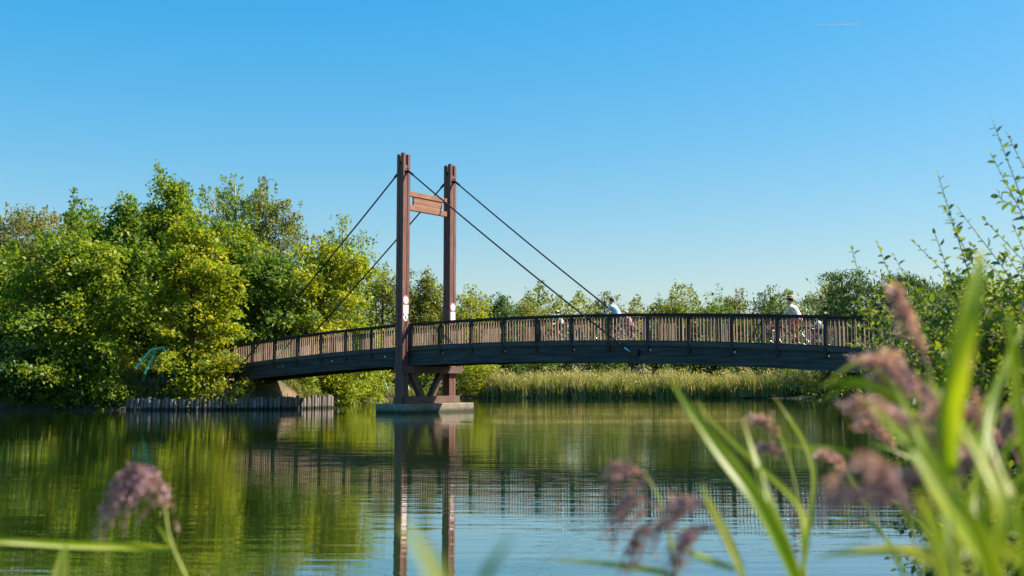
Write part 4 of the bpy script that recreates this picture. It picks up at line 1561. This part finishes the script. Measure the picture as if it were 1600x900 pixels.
# the body
for i in range(340):
    py_ = 430 + 400 * r.random() ** .85
    pmin = 1326 + max(0, (py_ - 560)) * .30 + (40 if py_ < 460 else 0)
    px_ = pmin + (1670 - pmin) * r.random() ** 1.45
    d_ = r.uniform(7.2, 9.8)
    t = P(px_, py_, d_)
    b = sbase(d_ - .4, d_ + .8)
    b = (max(b[0], t.x + .25), b[1], b[2])
    t = Vector((t.x, t.y, max(t.z, gz(t.x, t.y) + .15, .12)))
    sh.append((b, tuple(t), (r.uniform(-.15, .15), r.uniform(-.15, .15), r.uniform(.05, .35)), 9, .038, .15))
make_shrub('leafy_shrub', 'large leafy shrub with long bare-tipped shoots filling the right bank', sh, 31, .082)
# low sprays hanging over the water at the lower right
sh = []
for (px_, py_, d_) in ((1392, 872, 6.6), (1420, 880, 6.5), (1440, 862, 6.7), (1402, 890, 6.3), (1470, 850, 6.8), (1430, 835, 7.0), (1500, 870, 6.4), (1455, 800, 7.2)):
    t = P(px_, py_, d_)
    b = (t.x + r.uniform(.9, 1.5), t.y + .1, 0); b = (b[0], b[1], gz(b[0], b[1]) - .04)
    t.z = max(t.z, .06)
    sh.append((b, tuple(t), (0, 0, r.uniform(.15, .3)), 4, .05, .2))
make_shrub('leafy_shrub', 'low leafy sprays hanging over the water at the lower right', sh, 33, .07)

# ------------------------------------------------------------------ reeds close to the camera


def ribbon(pts, width, face, fold=.22, tint=.5, rng=None, twist=0.0, blunt=False):
    """long blade: pointed at the tip, folded along the midrib"""
    pts = [Vector(p) for p in pts]
    # smooth the path
    f = []
    for i in range(len(pts) - 1):
        p0 = pts[max(0, i - 1)]; p1 = pts[i]; p2 = pts[i + 1]; p3 = pts[min(len(pts) - 1, i + 2)]
        for k in range(6):
            u = k / 6
            f.append(.5 * ((2 * p1) + (p2 - p0) * u + (2 * p0 - 5 * p1 + 4 * p2 - p3) * u * u + (-p0 + 3 * p1 - 3 * p2 + p3) * u ** 3))
    f.append(pts[-1])
    n = len(f)
    V = []
    for i, p in enumerate(f):
        u = i / (n - 1)
        t = (f[min(n - 1, i + 1)] - f[max(0, i - 1)]).normalized()
        fc = Vector(face)
        s = t.cross(fc).normalized()
        nv = s.cross(t).normalized()
        a = twist * u
        s, nv = s * math.cos(a) + nv * math.sin(a), nv * math.cos(a) - s * math.sin(a)
        w = width * min(1, .45 + u * 3) * (1 - max(0, (u - .35) / .65) ** 1.6) + .0008
        for c in range(7):
            e = (c - 3) / 3
            V.append(p + s * (w / 2 * e) + nv * (w * fold * abs(e) + (.012 * w if c % 2 else 0)))
    Fq, T = [], []
    for i in range(n - 1):
        u = i / (n - 1)
        for c in range(6):
            Fq.append((i * 7 + c, i * 7 + c + 1, i * 7 + c + 8, i * 7 + c + 7))
            T.append(tint + .10 * math.sin(i * .35 + tint * 20) + (.09 if c % 2 else -.05) + .5 * max(0, (u - .84) / .16) + (.25 if c in (0, 5) and math.sin(i * .9 + tint * 31) > .75 else 0))
    return mesh_np('leaf', np.array([tuple(v) for v in V]), np.array(Fq).ravel(), np.full(len(Fq), 4), smooth=True, tint=np.clip(T, 0, 1))


def panicle_mesh(axis_pts, length, spread, side, seed, n=70, sag=.6):
    """drooping one-sided plume of thin branchlets set with spikelets"""
    rng = np.random.default_rng(seed)
    ax = np.array([tuple(p) for p in axis_pts])
    tubes = [(ax, np.linspace(.0022, .0008, len(ax)))]
    pos, dirs = [], []
    side = np.array(side, float)
    for i in range(n):
        u = rng.uniform(0, 1)
        q = u * (len(ax) - 1); k = min(len(ax) - 2, int(q))
        p = ax[k] + (ax[k + 1] - ax[k]) * (q - k)
        tg = ax[k + 1] - ax[k]; tg /= np.linalg.norm(tg) + 1e-9
        d = tg * .8 + side * .55 + rng.normal(size=3) * spread; d /= np.linalg.norm(d)
        L = length * (1 - .55 * u) * rng.uniform(.5, 1.15)
        f = np.linspace(0, 1, 5)[:, None]
        pts = p + d * L * f + np.array([0, 0, -1.]) * (sag * L) * f ** 2
        tubes.append((pts, np.linspace(.0009, .0004, 5)))
        for j in range(int(9 + 9 * rng.random())):
            g = rng.uniform(.15, 1.05)
            pos.append(p + d * L * g + np.array([0, 0, -1.]) * (sag * L) * g * g + rng.normal(size=3) * .003)
            dd = d + np.array([0, 0, -2 * sag * g]) + rng.normal(size=3) * .35
            dirs.append(dd / np.linalg.norm(dd))
    pos = np.array(pos); dirs = np.array(dirs)
    m = len(pos)
    L = rng.uniform(.009, .016, m)
    nn = rng.normal(size=(m, 3))
    s = np.cross(dirs, nn); s /= np.linalg.norm(s, axis=1)[:, None]
    nv = np.cross(s, dirs)
    v = np.empty((m, 4, 3))
    v[:, 0] = pos; v[:, 2] = pos + dirs * L[:, None]
    v[:, 1] = pos + dirs * L[:, None] * .45 + s * .0022; v[:, 3] = pos + dirs * L[:, None] * .45 - s * .0022
    v[:, 1] += nv * .001; v[:, 3] += nv * .001
    tm = tubes_mesh('x', tubes, 4)
    tv = np.empty(len(tm.vertices) * 3, dtype=np.float32); tm.vertices.foreach_get('co', tv); tv = tv.reshape(-1, 3)
    tf = np.empty(len(tm.loops), dtype=np.int32); tm.loops.foreach_get('vertex_index', tf)
    bpy.data.meshes.remove(tm)
    V = np.concatenate([tv, v.reshape(-1, 3)])
    Fc = np.concatenate([tf, np.arange(m * 4) + len(tv)])
    nt_ = len(tf) // 4
    T = np.concatenate([np.full(nt_, .35), .55 + rng.normal(size=m) * .25])
    return mesh_np('panicle', V, Fc, np.full(nt_ + m, 4), tint=np.clip(T, 0, 1))


def reed(label, stem, leaves=(), panicles=(), seed=1, stem_r=.0035, root_shift=(0, 0)):
    """stem: photo points from low to high; it is carried down to the soil. leaves: (points, width, tint). panicles: (axis points, length, side)"""
    r_ = random.Random(seed)
    droop = seed in (2, 7, 8)                # these plumes have gone over and hang
    pts = [P(*q) for q in stem]
    a, b = pts[0], pts[1] if len(pts) > 1 else pts[0] + Vector((0, 0, .3))
    foot = Vector((a.x + root_shift[0], a.y + root_shift[1], 0))
    foot.z = max(gz(foot.x, foot.y), -.3) - .04
    root = empty('reed', foot)
    tag(root, label, 'reed', 'reeds close to the camera')
    path = [foot, foot.lerp(a, .5) + Vector((r_.uniform(-.01, .01), 0, 0))] + pts
    mt = MB().tube([p - foot for p in path], [stem_r * 1.25] * 2 + list(np.linspace(stem_r * 1.1, stem_r * .55, len(pts))), 8)
    mt.build('stem', M['reedstem'], root)
    for lp, w, ti in leaves:
        q = [P(*k) - foot for k in lp]
        fc = Vector((r_.uniform(.1, .6), -1, r_.uniform(-.2, .4)))
        add('leaf', ribbon(q, w, fc, tint=ti, twist=r_.uniform(-.5, .5)), M['reedleaf'], root)
    for ap, ln, sd in panicles:
        q = [P(*k) - foot for k in ap]
        add('panicle', panicle_mesh(q, ln * 1.25, .17 if droop else .12, sd, seed * 7 + len(ap), (30 if seed == 2 else 15) if droop else (6 if seed == 14 else 24 if seed in (12, 13, 15) else 14), .9 if droop else .28), M['panicle'], root)
    return root


# lower left: drooping plume with its horizontal leaf
reed('reed with drooping pink plume at the lower left', [(292, 905, 2.3), (272, 862, 2.3), (262, 830, 2.3), (258, 795, 2.3), (250, 765, 2.3)],
     leaves=[([(274, 859, 2.3), (200, 853, 2.28), (110, 851, 2.2), (0, 846, 2.1), (-80, 850, 2.05)], .016, .62),
             ([(273, 864, 2.3), (262, 842, 2.32), (245, 820, 2.34)], .008, .5)],
     panicles=[([(256, 785, 2.3), (252, 752, 2.3), (236, 730, 2.3), (208, 724, 2.3), (190, 734, 2.3)], .115, (-.10, 0, -.8)),
               ([(258, 795, 2.3), (256, 765, 2.3), (246, 742, 2.3), (232, 735, 2.3)], .08, (-.15, 0, -.8)),
               ([(250, 760, 2.3), (232, 740, 2.3), (212, 738, 2.3)], .105, (-.1, 0, -.9))], seed=2)
reed('pale reed leaf tip crossing the horizontal leaf at the lower left', [(80, 960, 1.9), (88, 925, 1.9)],
     leaves=[([(84, 940, 1.9), (92, 905, 1.9), (99, 872, 1.9), (103, 850, 1.9)], .022, .95)], seed=3)
# centre right group
reed('tall reed with broad green leaves leaning left over the open water', [(1262, 985, 1.75), (1250, 930, 1.75), (1245, 880, 1.75), (1225, 840, 1.75)],
     leaves=[([(1250, 930, 1.75), (1225, 865, 1.72), (1180, 780, 1.72), (1120, 700, 1.75), (1075, 635, 1.8), (1046, 592, 1.85)], .027, .42),
             ([(1246, 900, 1.75), (1215, 830, 1.8), (1190, 760, 1.85), (1172, 700, 1.9), (1160, 655, 1.95)], .024, .38),
             ([(1250, 910, 1.75), (1258, 840, 1.75), (1243, 785, 1.8), (1170, 715, 1.9), (1110, 655, 2.0), (1088, 625, 2.05)], .012, .55)], seed=5)
reed('slender reed with one arching leaf above the sky reflection', [(1262, 990, 2.3), (1258, 900, 2.3), (1250, 800, 2.3), (1238, 740, 2.3), (1222, 690, 2.3), (1210, 660, 2.3)],
     leaves=[([(1256, 870, 2.3), (1266, 800, 2.3), (1270, 740, 2.3), (1255, 690, 2.3), (1230, 650, 2.3), (1208, 618, 2.35)], .014, .8)],
     panicles=[([(1222, 690, 2.3), (1212, 668, 2.3), (1198, 655, 2.3)], .07, (-.5, 0, -.2)), ([(1232, 720, 2.3), (1218, 700, 2.3), (1200, 694, 2.3)], .06, (-.5, 0, -.3))], seed=6)
reed('thin reed with dark drooping plume over the middle of the water', [(1062, 990, 2.0), (1056, 900, 2.0), (1044, 830, 2.0), (1030, 780, 2.0), (1005, 735, 2.0)],
     leaves=[([(1058, 900, 2.0), (1000, 888, 2.0), (930, 880, 2.0), (860, 874, 2.05)], .010, .6)],
     panicles=[([(1020, 760, 2.0), (1000, 735, 2.0), (975, 722, 2.0)], .07, (-.5, 0, -.3)), ([(1034, 795, 2.0), (1010, 775, 2.0), (985, 775, 2.0)], .085, (-.3, 0, -.6)),
               ([(1040, 815, 2.0), (1020, 812, 2.0), (1002, 822, 2.0)], .07, (-.2, 0, -.7))], seed=7)
reed('reed with nodding plume between the open water and the green leaves', [(1180, 980, 1.7), (1160, 900, 1.7), (1125, 830, 1.7), (1100, 780, 1.7)],
     leaves=[([(1165, 915, 1.7), (1140, 850, 1.7), (1110, 790, 1.7), (1095, 755, 1.7)], .014, .9), ([(1150, 890, 1.7), (1090, 868, 1.72), (1040, 845, 1.75)], .009, .4)],
     panicles=[([(1112, 800, 1.7), (1090, 780, 1.7), (1062, 782, 1.7)], .085, (-.4, 0, -.5)), ([(1120, 825, 1.7), (1095, 820, 1.7), (1075, 832, 1.7)], .08, (.1, 0, -.6))], seed=8)
# right hand clump
reed('tall reed with broad bright leaf pointing straight up before the right shrub', [(1500, 1010, 1.15), (1492, 900, 1.15), (1486, 800, 1.15), (1482, 700, 1.15)],
     leaves=[([(1482, 760, 1.15), (1478, 660, 1.12), (1492, 580, 1.1), (1512, 490, 1.1), (1528, 420, 1.12), (1534, 385, 1.14)], .027, .5),
             ([(1496, 900, 1.15), (1480, 800, 1.2), (1445, 700, 1.3), (1400, 600, 1.4)], .018, .45)], seed=9)
reed('reed with long leaf slanting across the right clump', [(1568, 1000, 1.1), (1552, 920, 1.1), (1540, 860, 1.1)],
     leaves=[([(1555, 930, 1.1), (1525, 845, 1.08), (1475, 775, 1.08), (1425, 705, 1.1), (1380, 655, 1.13), (1345, 618, 1.16)], .026, .52),
             ([(1548, 900, 1.1), (1560, 800, 1.1), (1520, 700, 1.15), (1480, 640, 1.2), (1440, 585, 1.25)], .020, .6),
             ([(1548, 900, 1.1), (1500, 835, 1.15), (1460, 780, 1.2), (1440, 740, 1.25)], .012, .7)], seed=10)
reed('leafy reed at the right picture edge with upright blades', [(1650, 1010, 1.35), (1630, 900, 1.35), (1612, 800, 1.35), (1600, 700, 1.35)],
     leaves=[([(1608, 760, 1.35), (1595, 680, 1.35), (1584, 600, 1.35), (1578, 520, 1.35), (1576, 480, 1.36)], .020, .5),
             ([(1625, 860, 1.35), (1580, 780, 1.35), (1555, 720, 1.4), (1540, 660, 1.45)], .014, .65),
             ([(1500, 870, 1.3), (1530, 740, 1.4), (1545, 640, 1.5), (1575, 560, 1.55), (1605, 500, 1.6)], .018, .35),
             ([(1630, 900, 1.35), (1560, 850, 1.3), (1510, 812, 1.3), (1480, 800, 1.3)], .013, .8)], seed=11)
reed('reed with tall pink plume in front of the bridge end', [(1560, 1000, 1.7), (1530, 880, 1.7), (1500, 760, 1.7), (1475, 660, 1.7), (1455, 590, 1.7), (1435, 530, 1.7)],
     leaves=[([(1520, 850, 1.7), (1560, 740, 1.7), (1585, 640, 1.7), (1600, 540, 1.7)], .016, .4)],
     panicles=[([(1452, 580, 1.7), (1436, 530, 1.7), (1420, 490, 1.7), (1412, 470, 1.7)], .085, (-.15, 0, .1)), ([(1470, 640, 1.7), (1440, 600, 1.7), (1405, 585, 1.7)], .08, (-.5, 0, 0))], seed=12)
reed('reed with wide spreading mauve plume low on the right', [(1545, 1005, 1.5), (1520, 900, 1.5), (1495, 800, 1.5), (1470, 720, 1.5), (1450, 660, 1.5)],
     leaves=[([(1525, 920, 1.5), (1470, 872, 1.5), (1410, 860, 1.5), (1330, 862, 1.5), (1270, 872, 1.5)], .014, .9)],
     panicles=[([(1462, 700, 1.5), (1435, 665, 1.5), (1400, 640, 1.5), (1375, 625, 1.5)], .09, (-.4, 0, -.15)), ([(1478, 745, 1.5), (1450, 735, 1.5), (1420, 742, 1.5)], .10, (-.3, 0, -.4)),
               ([(1470, 720, 1.5), (1470, 690, 1.5), (1465, 655, 1.5)], .08, (.1, 0, -.2))], seed=13)
reed('reed with blurred dark plume reaching left over the water', [(1500, 1010, 1.0), (1475, 920, 1.0), (1450, 850, 1.0), (1425, 800, 1.0)],
     leaves=[([(1480, 930, 1.0), (1462, 840, 1.0), (1440, 790, 1.0), (1430, 770, 1.0)], .012, .75)],
     panicles=[([(1428, 805, 1.0), (1395, 775, 1.0), (1355, 765, 1.0), (1310, 775, 1.0)], .07, (-.5, 0, -.1)), ([(1420, 795, 1.0), (1400, 755, 1.0), (1370, 735, 1.0)], .06, (-.4, 0, .1))], seed=14)
reed('reed with mauve plume at the right edge below the upright blades', [(1640, 1000, 1.6), (1610, 880, 1.6), (1580, 760, 1.6), (1560, 700, 1.6)],
     leaves=[([(1600, 850, 1.6), (1570, 800, 1.6), (1530, 770, 1.6), (1500, 740, 1.6)], .012, .7)],
     panicles=[([(1562, 705, 1.6), (1545, 665, 1.6), (1520, 640, 1.6), (1495, 632, 1.6)], .085, (-.2, 0, -.2)), ([(1575, 745, 1.6), (1555, 715, 1.6), (1530, 710, 1.6)], .09, (-.2, 0, -.5)),
               ([(1560, 700, 1.6), (1570, 665, 1.6), (1585, 645, 1.6)], .07, (.3, 0, -.2))], seed=15)
reed('short reed with pale dry leaves at the lower right corner', [(1610, 1010, 1.3), (1580, 930, 1.3), (1560, 890, 1.3)],
     leaves=[([(1590, 950, 1.3), (1545, 880, 1.3), (1520, 830, 1.3), (1512, 790, 1.3)], .018, .95), ([(1600, 970, 1.3), (1600, 860, 1.3), (1590, 800, 1.3), (1600, 740, 1.3)], .018, .5),
             ([(1580, 930, 1.3), (1500, 905, 1.3), (1430, 870, 1.3), (1380, 850, 1.3)], .012, .85), ([(1575, 930, 1.3), (1530, 860, 1.3), (1500, 850, 1.3), (1465, 870, 1.3)], .016, .45)], seed=16)
rt = random.Random(77)
ORD = ['leftmost', 'second', 'third', 'fourth', 'fifth', 'sixth', 'seventh', 'eighth', 'ninth', 'tenth', 'rightmost']
for k, bx in enumerate(sorted(rt.uniform(1420, 1640) for _ in range(11))):
    d0 = rt.uniform(1.5, 2.6)
    lean = rt.uniform(-120, 40); ty = rt.uniform(600, 760)
    st = [(bx, 1000, d0), (bx + lean * .3, 900, d0), (bx + lean * .6, (900 + ty) / 2, d0), (bx + lean, ty, d0)]
    lv = []
    for q in range(rt.randint(2, 4)):
        f_ = rt.uniform(.15, .9); x0 = bx + lean * f_; y0 = 950 + (ty - 950) * f_
        sgn = rt.choice((-1, -1, 1)); ln_ = rt.uniform(90, 190)
        lv.append(([(x0, y0, d0), (x0 + sgn * ln_ * .25, y0 - ln_ * .45, d0), (x0 + sgn * ln_ * .6, y0 - ln_ * .7, d0), (x0 + sgn * ln_ * 1.0, y0 - ln_ * rt.uniform(.4, .85), d0)], rt.uniform(.006, .013), rt.uniform(.25, .95)))
    pn = []
    if k % 3 != 2:
        pn = [([(bx + lean, ty, d0), (bx + lean - 14, ty - 30, d0), (bx + lean - 34, ty - 48, d0)], rt.uniform(.06, .09), (-.3, 0, -.2))]
    reed('slender reed in the lower right tangle, %s counting stem bases from the left' % ORD[k] if k not in (0, 10) else '%s slender reed of the tangle at the lower right' % ORD[k], st, lv, pn, seed=100 + k, stem_r=.0026)
reed('very near reed leaf, a soft pale blur at the bottom centre', [(720, 1010, .62), (700, 960, .62)],
     leaves=[([(715, 985, .62), (690, 920, .62), (660, 860, .62), (628, 815, .62)], .012, .95)], seed=17)
reed('very near dark reed leaf, a soft teal blur right of the bottom centre', [(735, 1010, .75), (742, 960, .75)],
     leaves=[([(738, 985, .75), (752, 910, .75), (775, 870, .75), (802, 835, .75)], .007, .1)], seed=18)

# ------------------------------------------------------------------ contrail high in the sky
a, b = P(1268, 39, 6000), P(1344, 38, 6000)
ct = MB().tube([a, a.lerp(b, .35), a.lerp(b, .8), b], [.8, 1.8, 2.8, 2.4], 8)
cm, cn, co = new_mat('contrail_ice')
cdif = cn.nodes.new('ShaderNodeBsdfDiffuse'); cdif.inputs[0].default_value = (.9, .9, .92, 1)
ctr = cn.nodes.new('ShaderNodeBsdfTransparent')
cmx = cn.nodes.new('ShaderNodeMixShader'); cmx.inputs[0].default_value = .4
cn.links.new(ctr.outputs[0], cmx.inputs[1]); cn.links.new(cdif.outputs[0], cmx.inputs[2]); cn.links.new(cmx.outputs[0], co.inputs[0])
tag(ct.build('contrail', cm), 'short thin white contrail high in the blue sky', 'contrail')
